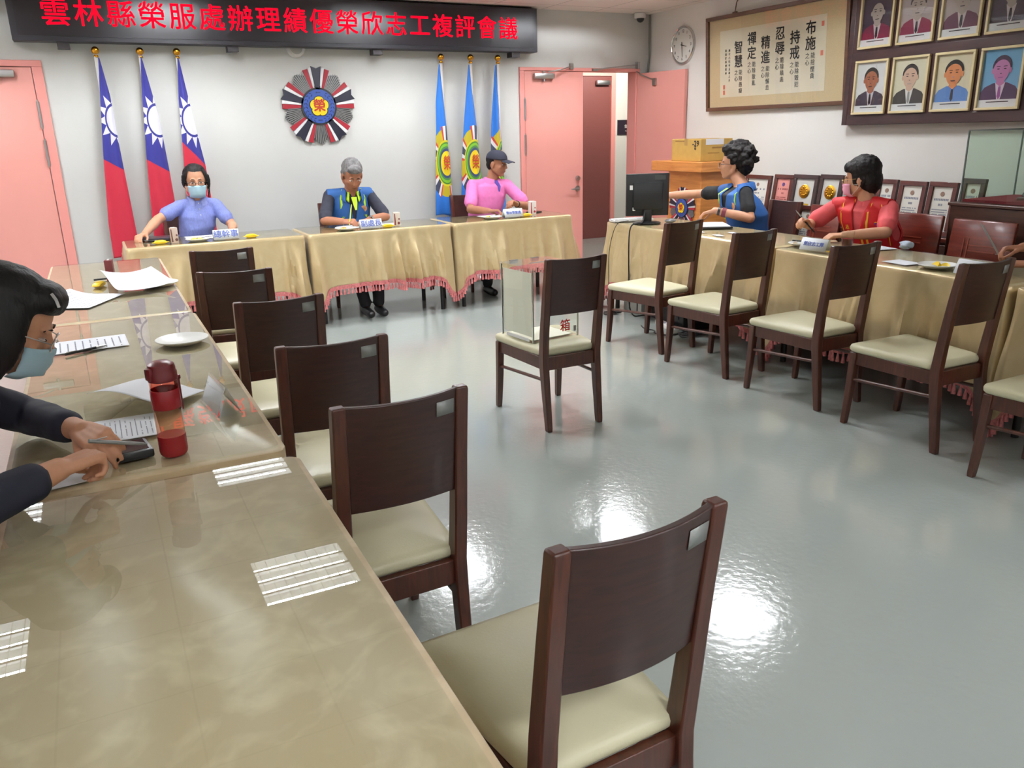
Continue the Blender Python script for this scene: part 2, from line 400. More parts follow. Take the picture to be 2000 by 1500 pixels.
# right double door, one leaf closed, one leaf open against the right wall
d = thing('door_2', 'salmon pink double door with its right leaf standing open', 'door', (4.9, YB, 0), kind='structure')
mb = MB(); mb.bb((DX0, YB - .02, 0), (4.195, YB + .14, 2.098)); mb.bb((5.6, YB - .02, 0), (DX1, YB + .14, 2.098)); mb.bb((DX0, YB - .02, 2.098), (DX1, YB + .14, DZ)); obj('door_frame', mb, M_pinkframe, d, bevel=.004)
mb = MB(); mb.bb((4.2, YB - .01, .01), (4.917, YB + .04, 2.094)); obj('door_leaf', mb, M_pink, d, bevel=.004)
for z in (1.72, 1.36, .3): hinge(4.197, YB - .022, z, d)
closer(4.42, YB - .01, 2.045, d)
mb = MB(); mb.lathe([(.001, -.03), (.022, -.03), (.026, -.02), (.026, 0)], (4.845, YB - .012, .99), basis((0, 1, 0)), 20); obj('deadbolt', mb, M_steel, d)
mb = MB(); mb.lathe([(.03, -.012), (.032, 0)], (4.845, YB - .012, .88), basis((0, 1, 0)), 20); mb.tube([(4.845, YB - .01, .88), (4.845, YB - .055, .88)], .011, 10); mb.tube([(4.845, YB - .055, .88), (4.74, YB - .055, .875)], [.012, .008], 10); obj('door_handle', mb, M_steel, d)
mb = MB(); a = V((5.615, 7.875, 0)); b = V((5.715, 7.17, 0)); dr = (b - a).normalized(); nn = V((-dr.y, dr.x, 0))
mb.box((a + b) / 2 + nn * .02 + V((0, 0, 1.045)), ((b - a).length, .045, 2.07), basis((0, 0, 1), dr)); obj('open_leaf', mb, M_pink, d, bevel=.004)
mb = MB(); mb.tube([(5.05, YB - .03, 2.115), (5.3, YB - .06, 2.14), (5.6, YB - .04, 2.17)], .007, 8); mb.bb((5.6, YB - .05, 2.13), (5.63, YB, 2.2)); mb.bb((5.02, YB - .05, 2.1), (5.08, YB - .02, 2.125)); obj('closer_arm', mb, M_steel, d)
mb = MB(); mb.box((5.645, 7.6, 1.98), (.03, .05, .07)); mb.tube([(5.645, 7.62, 2.0), (5.6, 7.78, 2.06), (5.6, 7.87, 2.1)], .006, 8); obj('door_closer', mb, M_steel, d)
# corridor door and room plate
M_shaded_pink = mat('shaded_pink_door', (124, 70, 66), .5)  # pink door; the dim corridor's shade is put into its colour
d = thing('door_3', 'pink door across the corridor, coloured darker for shade, seen through the open double door', 'door', (6.1, 10, 0), kind='structure')
mb = MB(); mb.bb((5.4, 9.96, 0), (6.66, 10, 2.2)); obj('door_leaf', mb, M_shaded_pink, d, bevel=.003)
mb = MB(); mb.bb((6.66, 9.94, 0), (6.73, 10, 2.2)); mb.bb((5.3, 9.94, 2.2), (6.73, 10, 2.27)); obj('door_frame', mb, M_pinkframe, d)
mb = MB(); mb.bb((6.4, 9.9, 2.08), (6.62, 9.955, 2.14), .01); obj('door_closer', mb, M_steel, d)
t = thing('room_plate', 'dark room name plate on the corridor wall beyond the open door', 'sign', (6.97, 10, 1.44))
mb = MB(); mb.bb((6.80, 9.985, 1.42), (7.12, 10, 1.62)); obj('plate', mb, mat('plate_purple', (46, 36, 48), .4), t)
texts('lettering', [('會議室', .055, frame((6.99, 9.982, 1.53), (1, 0, 0), (0, 0, 1))), ('Meeting Room', .022, frame((6.99, 9.982, 1.47), (1, 0, 0), (0, 0, 1)))], M_white, t)
# skirting boards
mb = MB(); mb.bb((-.18, YB - .012, 0), (DX0, YB, .1)); struct('baseboard_back', mb, M_wall2)
mb = MB(); mb.bb((XR - .012, YF, 0), (XR, YB, .1)); struct('baseboard_right', mb, M_wall2)
# ------------------------------------------------------------------ ceiling troffers
M_tube = emat('fluorescent_tube', (246, 250, 255), TUBE_POWER)
M_reflector = mat('white_reflector', (235, 235, 232), .45)
M_louver = mat('aluminium_louver', (225, 225, 225), .3, .85)
def troffer(x, y, z=ZC, lit=True):
    t = thing('ceiling_light', 'recessed ceiling troffer with four lit tubes at the end of the room' if lit is True else 'recessed ceiling troffer with lit tubes behind the photographer' if lit else 'recessed ceiling troffer with four unlit tubes over the middle of the room', 'ceiling light', (x, y, z), group='lit ceiling troffers' if lit is True else 'rear ceiling troffers' if lit else 'unlit ceiling troffers')
    h = .297
    mb = MB()
    for s in (-1, 1):
        mb.bb((x - h, y + s * h - .004, z + .0), (x + h, y + s * h + .004, z + .11)); mb.bb((x + s * h - .004, y - h, z), (x + s * h + .004, y + h, z + .11))
    mb.bb((x - h, y - h, z + .11), (x + h, y + h, z + .116)); obj('housing', mb, M_reflector, t)
    mb = MB()
    for k in range(9): xx = x - h + 2 * h * (k + .5) / 9; mb.bb((xx - .001, y - h, z + .002), (xx + .001, y + h, z + .020))
    for k in range(5): yy = y - h + 2 * h * k / 4; mb.bb((x - h, yy - .012, z + .002), (x + h, yy + .012, z + .006)); mb.bb((x - h, yy - .002, z + .002), (x + h, yy + .002, z + .022))
    obj('louver', mb, M_louver, t)
    for k in range(4):
        yy = y - h + 2 * h * (k + .5) / 4
        mb = MB(); mb.tube([(x - .28, yy, z + .045), (x + .28, yy, z + .045)], .015, 8); obj('tube', mb, M_tube if lit else M_white, t, smooth=180)
    return t
t0 = t1 = t2 = None
for x in LX:
    for y in LY:
        if y > 4:
            if t0: dup(t0, (x, y, ZC))
            else: t0 = troffer(x, y)
        elif y < 0:
            if t2: dup(t2, (x, y, ZC))
            else: t2 = troffer(x, y, lit=2)
        elif t1: dup(t1, (x, y, ZC))
        else: t1 = troffer(x, y, lit=False)
t = thing('ceiling_light', 'fluorescent ceiling light of the corridor outside', 'ceiling light', (6.4, 8.9, 2.6))
mb = MB(); mb.bb((6.1, 8.8, 2.55), (6.7, 9.0, 2.6)); obj('housing', mb, M_white, t)
mb = MB(); mb.tube([(6.12, 8.9, 2.535), (6.68, 8.9, 2.535)], .014, 8); obj('tube', mb, emat('corridor_tube', (255, 250, 240), 700), t)

# ------------------------------------------------------------------ small wall fixtures
t = thing('dome_camera', 'white dome security camera at the ceiling corner of the room', 'camera', (5.6, 7.82, 2.6))
mb = MB(); mb.lathe([(.055, 0), (.062, .01), (.062, .05), (.05, .058)], (5.585, 7.81, 2.632), None, 24); obj('housing', mb, M_white, t)
mb = MB(); mb.ell((5.585, 7.8, 2.635), (.042, .042, .045)); obj('dome', mb, M_black, t, smooth=180)
t = obj('corner_cable', (lambda b: b.tube([(5.75, 7.86, 2.68), (5.745, 7.85, 2.6), (5.74, 7.84, 2.4), (5.742, 7.84, 2.25), (5.75, 7.87, 2.1), (5.75, 7.875, .1)], .011, 8))(MB()), mat('grey_cable', (120, 120, 114), .6))
tag(t, 'grey cable running down the corner beside the open door', 'cable')
t = thing('wall_detector', 'round white detector on the wall just below the red sign', 'detector', (1.864, YB, 2.2))
mb = MB(); mb.lathe([(.075, -.035), (.085, -.02), (.085, 0)], (1.864, YB, 2.268), basis((0, 1, 0)), 28); obj('body', mb, M_white, t)
mb = MB(); mb.lathe([(.05, -.042), (.055, -.034)], (1.864, YB, 2.268), basis((0, 1, 0)), 28); obj('lens', mb, mat('detector_grey', (180, 178, 172), .5), t)
# clock
t = thing('wall_clock', 'round white wall clock showing about three thirty', 'clock', (XR, 7.275, 2.13)); c = V((XR, 7.275, 2.318)); F = basis((-1, 0, 0))
mb = MB(); R = .187
mb.lathe([(R, 0), (R, .022), (R - .006, .03), (R - .014, .026), (R - .018, .018)], c, F, 48); obj('rim', mb, mat('chrome_rim', (210, 210, 208), .15, .9), t)
mb = MB(); mb.lathe([(.001, .016), (R - .02, .016), (R - .02, .018), (.001, .0185)], c, F, 48); obj('dial', mb, mat('clock_dial', (246, 245, 240), .5), t)
cf = lambda a, r, dx=.022: c + V((-dx, -math.sin(a) * r, math.cos(a) * r))
texts('numerals', [(str(k), .042, frame(cf(2 * PI * k / 12, .135, .021), (0, -1, 0), (0, 0, 1))) for k in range(1, 13)], mat('numeral_grey', (70, 70, 70), .6), t)
mb = MB(); a = 2 * PI * 3.45 / 12; mb.tube([cf(a, -.02, .026), cf(a, .07, .026)], [.005, .003], 6); obj('hour_hand', mb, M_black, t)
mb = MB(); a = 2 * PI * 29 / 60; mb.tube([cf(a, -.03, .029), cf(a, .115, .029)], [.004, .0025], 6); obj('minute_hand', mb, M_black, t)
mb = MB(); mb.lathe([(.001, .034), (R - .02, .0295), (R - .016, .027)], c, F, 40, cap=False); obj('glass', mb, M_clear, t)

# ------------------------------------------------------------------ LED sign
t = thing('led_sign', 'long black electronic sign with glowing red characters along the back wall', 'sign', (1.97, 7.82, 2.25))
mb = MB(); mb.bb((-.345, 7.75, 2.262), (4.285, 7.885, 2.672)); obj('casing', mb, mat('sign_casing', (40, 38, 46), .4), t, bevel=.006)
mb = MB(); mb.bb((-.30, 7.746, 2.30), (4.24, 7.751, 2.64)); obj('screen', mb, mat('sign_screen', (30, 24, 32), .3), t)
for x in (0.0, 1.3, 2.6, 4.05):
    mb = MB(); mb.bb((x - .045, 7.78, 2.215), (x + .045, 7.89, 2.262)); obj('bracket', mb, mat('bracket_grey', (72, 68, 72), .5), t)
M_led = emat('red_led', (255, 8, 40), 1.5)
chars = '雲林縣榮服處辦理績優榮欣志工複評會議'
items = [(ch, .215, frame((-.018 + i * .2335, 7.744, 2.462), (1, 0, 0), (0, 0, 1))) for i, ch in enumerate(chars)]
texts('lettering', items, M_led, t, bold=.0022, depth=.001)
# ------------------------------------------------------------------ node arithmetic for printed cloth patterns
class NX:
    def __init__(s, nt, k): s.nt, s.k = nt, k
    def _m(s, op, *a):
        n = s.nt.nodes.new('ShaderNodeMath'); n.operation = op
        for i, x in enumerate((s,) + a):
            if isinstance(x, NX): s.nt.links.new(x.k, n.inputs[i])
            else: n.inputs[i].default_value = x
        return NX(s.nt, n.outputs[0])
    def __add__(s, o): return s._m('ADD', o)
    def __sub__(s, o): return s._m('SUBTRACT', o)
    def __mul__(s, o): return s._m('MULTIPLY', o)
    def __truediv__(s, o): return s._m('DIVIDE', o)
    def lt(s, o): return s._m('LESS_THAN', o)
    def gt(s, o): return s._m('GREATER_THAN', o)
    def f(s, op, *a): return s._m(op, *a)
def uvxy(nt):
    n = nt.nodes.new('ShaderNodeUVMap'); sp = nt.nodes.new('ShaderNodeSeparateXYZ'); nt.links.new(n.outputs[0], sp.inputs[0])
    return NX(nt, sp.outputs[0]), NX(nt, sp.outputs[1])
def paint(nt, base, layers):
    """lay flat colours over each other where their masks are 1"""
    cur = None
    for col, mask in layers:
        mx = nt.nodes.new('ShaderNodeMixRGB'); mx.inputs[2].default_value = rgb(col); nt.links.new(mask.k, mx.inputs[0])
        if cur is None: mx.inputs[1].default_value = rgb(base)
        else: nt.links.new(cur, mx.inputs[1])
        cur = mx.outputs[0]
    return cur
def flagmat(name, kind, slope=.5, low=-.34):
    m, nt, b = newmat(name); u, v = uvxy(nt); u0 = u; u = u * (1.65 if kind == 'sun' else 2.0)      # the cloth turns away in its folds
    r = (u * u + v * v).f('SQRT'); th = v.f('ARCTAN2', u)
    if kind == 'sun':
        step = PI / 6
        a = ((th + 10 * step + step / 2).f('MODULO', step) - step / 2).f('ABSOLUTE')
        ray = (a * r).lt((r * -1 + .228) * .40) * r.gt(.139) * r.lt(.228)
        red = (v + u0 * slope).lt(low)
        col = paint(nt, (44, 44, 136), [((200, 36, 62), red), ((226, 224, 240), ray), ((226, 224, 240), r.lt(.118))])
    else:
        step = 2 * PI / 5
        a = ((th + 10 * step - PI / 2 + .12 + step / 2).f('MODULO', step) - step / 2).f('ABSOLUTE')
        beam = r.gt(.2) * r.lt(.36) * a.lt(.36)
        a2 = ((th + 10 * step - PI / 2 + PI + step / 2).f('MODULO', step) - step / 2)
        lobes = (a2.f('ABSOLUTE')._m('COSINE') * .055 + .075)
        col = paint(nt, (38, 118, 212), [((196, 178, 28), r.lt(.33)), ((205, 62, 45), beam), ((232, 230, 232), beam * a.lt(.27)), ((52, 60, 82), beam * a.lt(.13)), ((214, 206, 30), r.lt(.225)),
            ((66, 132, 40), r.lt(.205)), ((128, 196, 44), r.lt(.19)), ((74, 134, 70), r.lt(.165)), ((52, 66, 112), r.lt(.145)), ((248, 220, 22), r.lt(.12))])
    nt.links.new(col, b.inputs['Base Color']); b.inputs['Roughness'].default_value = .6; b.inputs['Sheen Weight'].default_value = .2
    return m
def interp(tab, z):
    for (z0, x0), (z1, x1) in zip(tab, tab[1:]):
        if z0 >= z >= z1: return x0 + (x1 - x0) * (z0 - z) / (z0 - z1)
    return tab[-1][1]
def flag(name, label, group, x, left, right, zt, zb, m, uc, phase):
    t = thing(name, label, 'flag', (x, 7.815, 0), group=group); y = 7.815
    mb = MB(); mb.tube([(x, y, .05), (x, y, 2.18)], .0125, 12); obj('pole', mb, M_white, t)
    mb = MB(); mb.lathe([(.08, 0), (.08, .02), (.05, .045), (.022, .1), (.018, .16)], (x, y, 0), None, 24); obj('base', mb, M_steel, t)
    mb = MB(); mb.ell((x, y, 2.207), (.031, .031, .031)); mb.lathe([(.016, -.055), (.02, -.045), (.012, -.03)], (x, y, 2.207), None, 16); obj('finial', mb, M_gold, t, smooth=180)
    mb = MB(); nz, ns = 60, 28; uvl = mb.bm.loops.layers.uv.new('UVMap'); G = []
    for i in range(nz + 1):
        z = zt + (zb - zt) * i / nz; l, r = interp(left, z), interp(right, z); k = min(1, (zt - z) / .5); row = []
        for j in range(ns + 1):
            s = j / ns
            yy = y - .018 - k * (.012 * math.sin(s * 7.5 + phase + z) + .018 * math.sin(s * PI))
            zz = z + (.02 * math.sin(s * 3 + phase) - .03 * s if i == nz else 0)
            row.append(mb.bm.verts.new((l + (r - l) * s, yy, zz)))
        G.append(row)
    for i in range(nz):
        for j in range(ns):
            f = mb.face([G[i][j], G[i][j + 1], G[i + 1][j + 1], G[i + 1][j]])
            for lp in f.loops: lp[uvl].uv = (lp.vert.co.x - uc[0], lp.vert.co.z - uc[1])
    # the fold turning back behind the pole
    B = [[mb.bm.verts.new((interp(right, zt + (zb - zt) * i / nz) + (x + .012 - interp(right, zt + (zb - zt) * i / nz)) * q, y - .012 * (1 - q) + .014 * math.sin(q * PI), zt + (zb - zt) * i / nz)) for q in (.0, .35, .7, 1)] for i in range(nz + 1)]
    for i in range(nz):
        for j in range(3):
            f = mb.face([B[i][j], B[i][j + 1], B[i + 1][j + 1], B[i + 1][j]])
            for lp in f.loops: lp[uvl].uv = (lp.vert.co.x - uc[0], lp.vert.co.z - uc[1])
    o = obj('cloth', mb, m, t, smooth=180); sm = o.modifiers.new('thickness', 'SOLIDIFY'); sm.thickness = .0015
    mb = MB(); mb.bb((x - .016, y - .016, zt - .28), (x + .008, y + .016, zt + .01)); obj('sleeve', mb, M_white, t)
    return t, o
sun1 = flagmat('sun_flag', 'sun', .65, -.40); sun3 = flagmat('sun_flag_tilted', 'sun', 1.2, -.30)
flag('sun_flag', 'red and blue white sun flag on a pole beside the left pink door', 'white sun flags on the left', .222, [(2.15, .236), (1.8, .196), (1.36, .15), (.82, .105), (.5, .1)], [(2.15, .243), (1.865, .277), (1.48, .285), (.5, .32)], 2.15, .53, sun1, (.295, 1.665), .3)
flag('sun_flag', 'red and blue white sun flag in the middle, behind the masked woman', 'white sun flags on the left', .555, [(2.16, .553), (1.96, .53), (1.34, .48), (.82, .45), (.5, .44)], [(2.16, .56), (1.7, .627), (1.22, .65), (.5, .67)], 2.16, .53, sun1, (.613, 1.66), 1.1)
flag('sun_flag', 'red and blue white sun flag nearest the round wall emblem', 'white sun flags on the left', .841, [(2.156, .838), (1.84, .805), (1.48, .785), (.82, .75), (.5, .74)], [(2.156, .848), (1.6, .91), (1.28, .951), (.5, .985)], 2.156, .53, sun3, (.89, 1.655), 2.0)
vf = flagmat('emblem_flag', 'plum')
def vflag(label, x, left, right, uc, ph):
    t, o = flag('emblem_flag', label, 'blue emblem flags on the right', x, left, right, 2.14, .7, vf, uc, ph)
    # embroidered character on the cloth, cut off where the cloth turns away
    me = textmesh('榮', .15, frame((uc[0], 7.815 - .049, uc[1] - .005), (1, 0, 0), (0, 0, 1)), .002, .0005, sx=.55)
    bm = bmesh.new(); bm.from_mesh(me)
    xr = interp(right, uc[1]) - .004
    bmesh.ops.bisect_plane(bm, geom=bm.verts[:] + bm.edges[:] + bm.faces[:], plane_co=(xr, 0, 0), plane_no=(1, 0, 0), clear_outer=True)
    me2 = bpy.data.meshes.new('lettering'); bm.to_mesh(me2); bm.free(); finish('lettering', me2, mat('embroidery_red', (196, 72, 40), .7), o)
vflag('blue emblem flag on a pole, leftmost of the three beside the capped man', 3.245, [(2.14, 3.212), (1.79, 3.159), (1.57, 3.15), (1.2, 3.125), (.7, 3.1)], [(2.14, 3.22), (1.57, 3.262), (.7, 3.3)], (3.243, 1.21), .2)
vflag('blue emblem flag on a pole, middle one of the three behind the capped man', 3.56, [(2.14, 3.527), (1.57, 3.45), (1.2, 3.41), (.7, 3.38)], [(2.14, 3.535), (1.57, 3.596), (1.2, 3.62), (.7, 3.65)], (3.558, 1.21), 1.2)
vflag('blue emblem flag on a pole, nearest the pink double door', 3.86, [(2.14, 3.82), (1.57, 3.762), (1.2, 3.74), (.7, 3.72)], [(2.14, 3.828), (1.57, 3.861), (1.2, 3.885), (.7, 3.91)], (3.895, 1.21), 2.2)

# ------------------------------------------------------------------ the wall emblem
M_navy = mat('emblem_navy', (28, 28, 46), .35); M_ered = mat('emblem_red', (160, 36, 50), .35); M_ewhite = mat('emblem_white', (226, 226, 226), .4)
M_esilver = mat('emblem_silver', (150, 150, 150), .3, .6); M_eblack = mat('emblem_black', (26, 24, 26), .4); M_eblue = mat('emblem_blue', (56, 84, 160), .4); M_eblue2 = mat('emblem_dark_blue', (38, 54, 108), .5)
M_eyellow = mat('emblem_yellow', (236, 206, 30), .35); M_eredc = mat('emblem_letter_red', (176, 50, 28), .4)
def pol(r, a): return (r * math.cos(a), r * math.sin(a))
def wedge(mb, M, a0, a1, r0, r1, d, z=0, r1b=None, mid=None):
    M = M @ Matrix.Translation((0, 0, z)); o = [pol(r0, a0), pol(r1, a0)]
    if mid: o.append(pol(mid, (a0 + a1) / 2))
    o += [pol(r1b or r1, a1), pol(r0, a1)]
    mb.prism(o, M, d)
def plum(mb, M, R, d, z):
    pts = []
    for k in range(60):
        a = 2 * PI * k / 60; q = ((a - PI / 2) % (2 * PI / 5)) - PI / 5 if True else 0
        pts.append(pol(R * (.8 + .2 * math.cos(((a - PI / 2 + PI / 5) % (2 * PI / 5) - PI / 5) * 2.5) ** .6), a))
    mb.prism(pts, M @ Matrix.Translation((0, 0, z)), d)
def emblem(t, M, R):
    q = R / .35; dg = math.radians
    for k in range(5):
        c = dg(90 + 72 * k)
        for s in (-1, 1):
            mb = MB(); wedge(mb, M, c + s * dg(14), c + s * dg(21.5), .14 * q, .335 * q, .014 * q, .004 * q); obj('red_beam', mb, M_ered, t)
            mb = MB(); wedge(mb, M, c + s * dg(8), c + s * dg(13.2), .14 * q, .34 * q, .016 * q, .004 * q); obj('white_beam', mb, M_ewhite, t)
        mb = MB(); mb.prism([pol(.14 * q, c - dg(7.6)), pol(.352 * q, c - dg(7.6)), pol(.33 * q, c), pol(.352 * q, c + dg(7.6)), pol(.14 * q, c + dg(7.6))], M @ Matrix.Translation((0, 0, .004 * q)), .02 * q); obj('navy_beam', mb, M_navy, t)
        c = dg(126 + 72 * k); m2 = MB(); wedge(m2, M, c - dg(15.5), c + dg(15.5), .13 * q, .285 * q, .006 * q, .001 * q, mid=.335 * q); fan = obj('ray_fan', m2, M_eblack, t)
        mb = MB()
        for i in range(9):
            a = c + dg(-13.4 + i * 3.35); rr = (.335 - .0052 * abs(i - 4) ** 1.5) * q
            wedge(mb, M, a - dg(1.0), a + dg(1.0), .15 * q, rr - .005 * q, .008 * q, .006 * q, mid=rr)
        obj('silver_stripe', mb, M_esilver, fan)
    mb = MB()
    mb.lathe([(.001, 0), (.165 * q, 0), (.165 * q, .024 * q), (.001, .024 * q)], M.translation, M.to_3x3(), 60)
    for k in range(5): wedge(mb, M, dg(90 + 72 * k - 9), dg(90 + 72 * k + 9), .15 * q, .182 * q, .022 * q)
    obj('gear_ring', mb, M_eblack, t, smooth=30)
    mb = MB(); mb.lathe([(.001, .02 * q), (.15 * q, .02 * q), (.148 * q, .03 * q), (.001, .03 * q)], M.translation, M.to_3x3(), 60); obj('blue_disc', mb, M_eblue, t, smooth=30)
    mb = MB()
    for s in (-1, 1):
        for i in range(9):
            a = dg(-90) + s * dg(22 + 15.5 * i)
            for w in (-1, 1):
                p = M @ V((*pol(.125 * q + w * .011 * q, a), .0305 * q)); F = M.to_3x3() @ Matrix.Rotation(a + PI / 2 + s * w * .5, 3, 'Z'); mb.ell(p, (.013 * q, .0045 * q, .003 * q), F, 8, 4)
    for a in (90, -90): wedge(mb, M, dg(a - 9), dg(a + 9), .118 * q, .128 * q, .004 * q, .03 * q)
    obj('wreath', mb, M_eblue2, t)
    mb = MB(); plum(mb, M, .094 * q, .004 * q, .031 * q); obj('flower_edge', mb, M_navy, t)
    mb = MB(); plum(mb, M, .087 * q, .006 * q, .032 * q); obj('flower', mb, M_eyellow, t)
    texts('lettering', [('榮', .115 * q, M @ Matrix.Translation((0, 0, .0395 * q)))], M_eredc, t, bold=.0032 * q, depth=.001 * q)
t = thing('wall_emblem', 'round beamed emblem with a yellow flower and red character on the back wall', 'emblem', (2.025, YB, 1.41))
emblem(t, frame((2.025, 7.89, 1.765), (1, 0, 0), (0, 0, 1)), .35)

# ------------------------------------------------------------------ calligraphy scroll in its frame
t = thing('calligraphy_frame', 'wide framed calligraphy hanging on the right wall', 'calligraphy', (XR, 5.95, 1.65))
P0 = V((5.755, 6.83, 1.648)); P1 = V((5.755, 5.07, 1.648)); xd = (P1 - P0).normalized(); tilt = V((-.055, 0, .87)); yd = tilt.normalized(); W_, H_ = (P1 - P0).length, .872
def sp(a, b, dz=0): return P0 + xd * a + yd * b + xd.cross(yd) * dz
FM = frame(P0, xd, yd)
mb = MB()
for lo, hi in (((0, 0), (W_, .035)), ((0, H_ - .035), (W_, H_)), ((0, .035), (.035, H_ - .035)), ((W_ - .035, .035), (W_, H_ - .035))):
    mb.prism([(lo[0], lo[1]), (hi[0], lo[1]), (hi[0], hi[1]), (lo[0], hi[1])], FM, .03)
obj('frame', mb, M_frame2, t, bevel=.004)
mb = MB(); mb.prism([(.03, .03), (W_ - .03, .03), (W_ - .03, H_ - .03), (.03, H_ - .03)], FM, .006); obj('silk_mount', mb, mat('silk_mount', (216, 192, 152), .6, var=.05, scale=120), t)
mb = MB(); mb.prism([(.19, .125), (W_ - .25, .125), (W_ - .25, H_ - .14), (.19, H_ - .14)], FM @ Matrix.Translation((0, 0, .006)), .002); obj('paper', mb, mat('rice_paper', (232, 220, 198), .8, var=.03, scale=6), t)
tm = lambda a, b: FM @ Matrix.Translation((a, b, .0095))
big = ['布施', '持戒', '忍辱', '精進', '禪定', '智慧']; small = ['能捨慳貪之心', '能除毀犯之心', '能除瞋恚之心', '能除懈怠之心', '能除散亂之心', '能除愚癡之心']
items = []; ins = []
for i in range(6):
    a = W_ - .42 - i * .178; up = (0, -.055)[i % 2] - .004 * i
    items += [(big[i][0], .118, tm(a, .635 + up)), (big[i][1], .118, tm(a, .51 + up))]
    for j, ch in enumerate(small[i]): ins.append((ch, .05, tm(a + (.03 if j < 4 else -.03), .415 + up - .055 * (j % 4))))
for k, s in enumerate(('歲次己巳年孟秋之月', '敬書於臺灣雲林')):
    for j, ch in enumerate(s): ins.append((ch, .026, tm(.325 - k * .05, .55 - .034 * j)))
texts('brush_lettering', items, M_blackink, t, bold=.002); texts('small_lettering', ins, M_blackink, t)
mb = MB()
for a, b in ((W_ - .29, .66), (W_ - .29, .43), (.25, .17), (.25, .22)): mb.prism([(a - .014, b - .02), (a + .014, b - .02), (a + .014, b + .02), (a - .014, b + .02)], tm(0, 0), .0008)
obj('red_seals', mb, mat('seal_red', (226, 120, 100), .8), t)
mb = MB(); mb.prism([(.03, .03), (W_ - .03, .03), (W_ - .03, H_ - .03), (.03, H_ - .03)], FM @ Matrix.Translation((0, 0, .016)), .002); obj('glazing', mb, M_clear, t)
mb = MB(); p = sp(.38, H_); mb.tube([p + V((0, 0, -.01)), p + V((.02, 0, .1)), V((5.762, p.y, 2.68))], .005, 8); mb.box(p + V((0.005, 0, 0)), (.02, .05, .03))
p = sp(W_ - .38, H_); mb.tube([p + V((0, 0, -.01)), p + V((.02, 0, .1)), V((5.762, p.y, 2.68))], .005, 8); mb.box(p + V((0.005, 0, 0)), (.02, .05, .03)); obj('hanger', mb, M_frame2, t)

# ------------------------------------------------------------------ the board of portraits
t = thing('portrait_board', 'dark wooden board carrying two rows of framed portraits on the right wall', 'board', (XR, 4.2, 1.49))
BY0, BY1, BZ0, BZ1 = 5.06, 3.28, 1.485, 2.53
mb = MB(); mb.bb((5.692, BY1, BZ0), (5.77, BY0, BZ1)); obj('board', mb, mat('board_back', (58, 30, 30), .4), t)
mb = MB()
for z0, z1 in ((BZ0, BZ0 + .075), (1.975, 2.045), (BZ1 - .05, BZ1)): mb.bb((5.6895, BY1 + .05, z0), (5.735, BY0 - .05, z1))
for y in (BY0 - .05, BY1): mb.bb((5.6895, y, BZ0), (5.735, y + .05, BZ1))
obj('rail', mb, M_frame, t, bevel=.004)
M_mat = mat('cream_mount', (222, 205, 160), .5); M_cap = mat('caption_strip', (222, 220, 224), .6)
def fig(cols): return [mat('print_%02x%02x%02x' % c, c, .55) for c in cols]
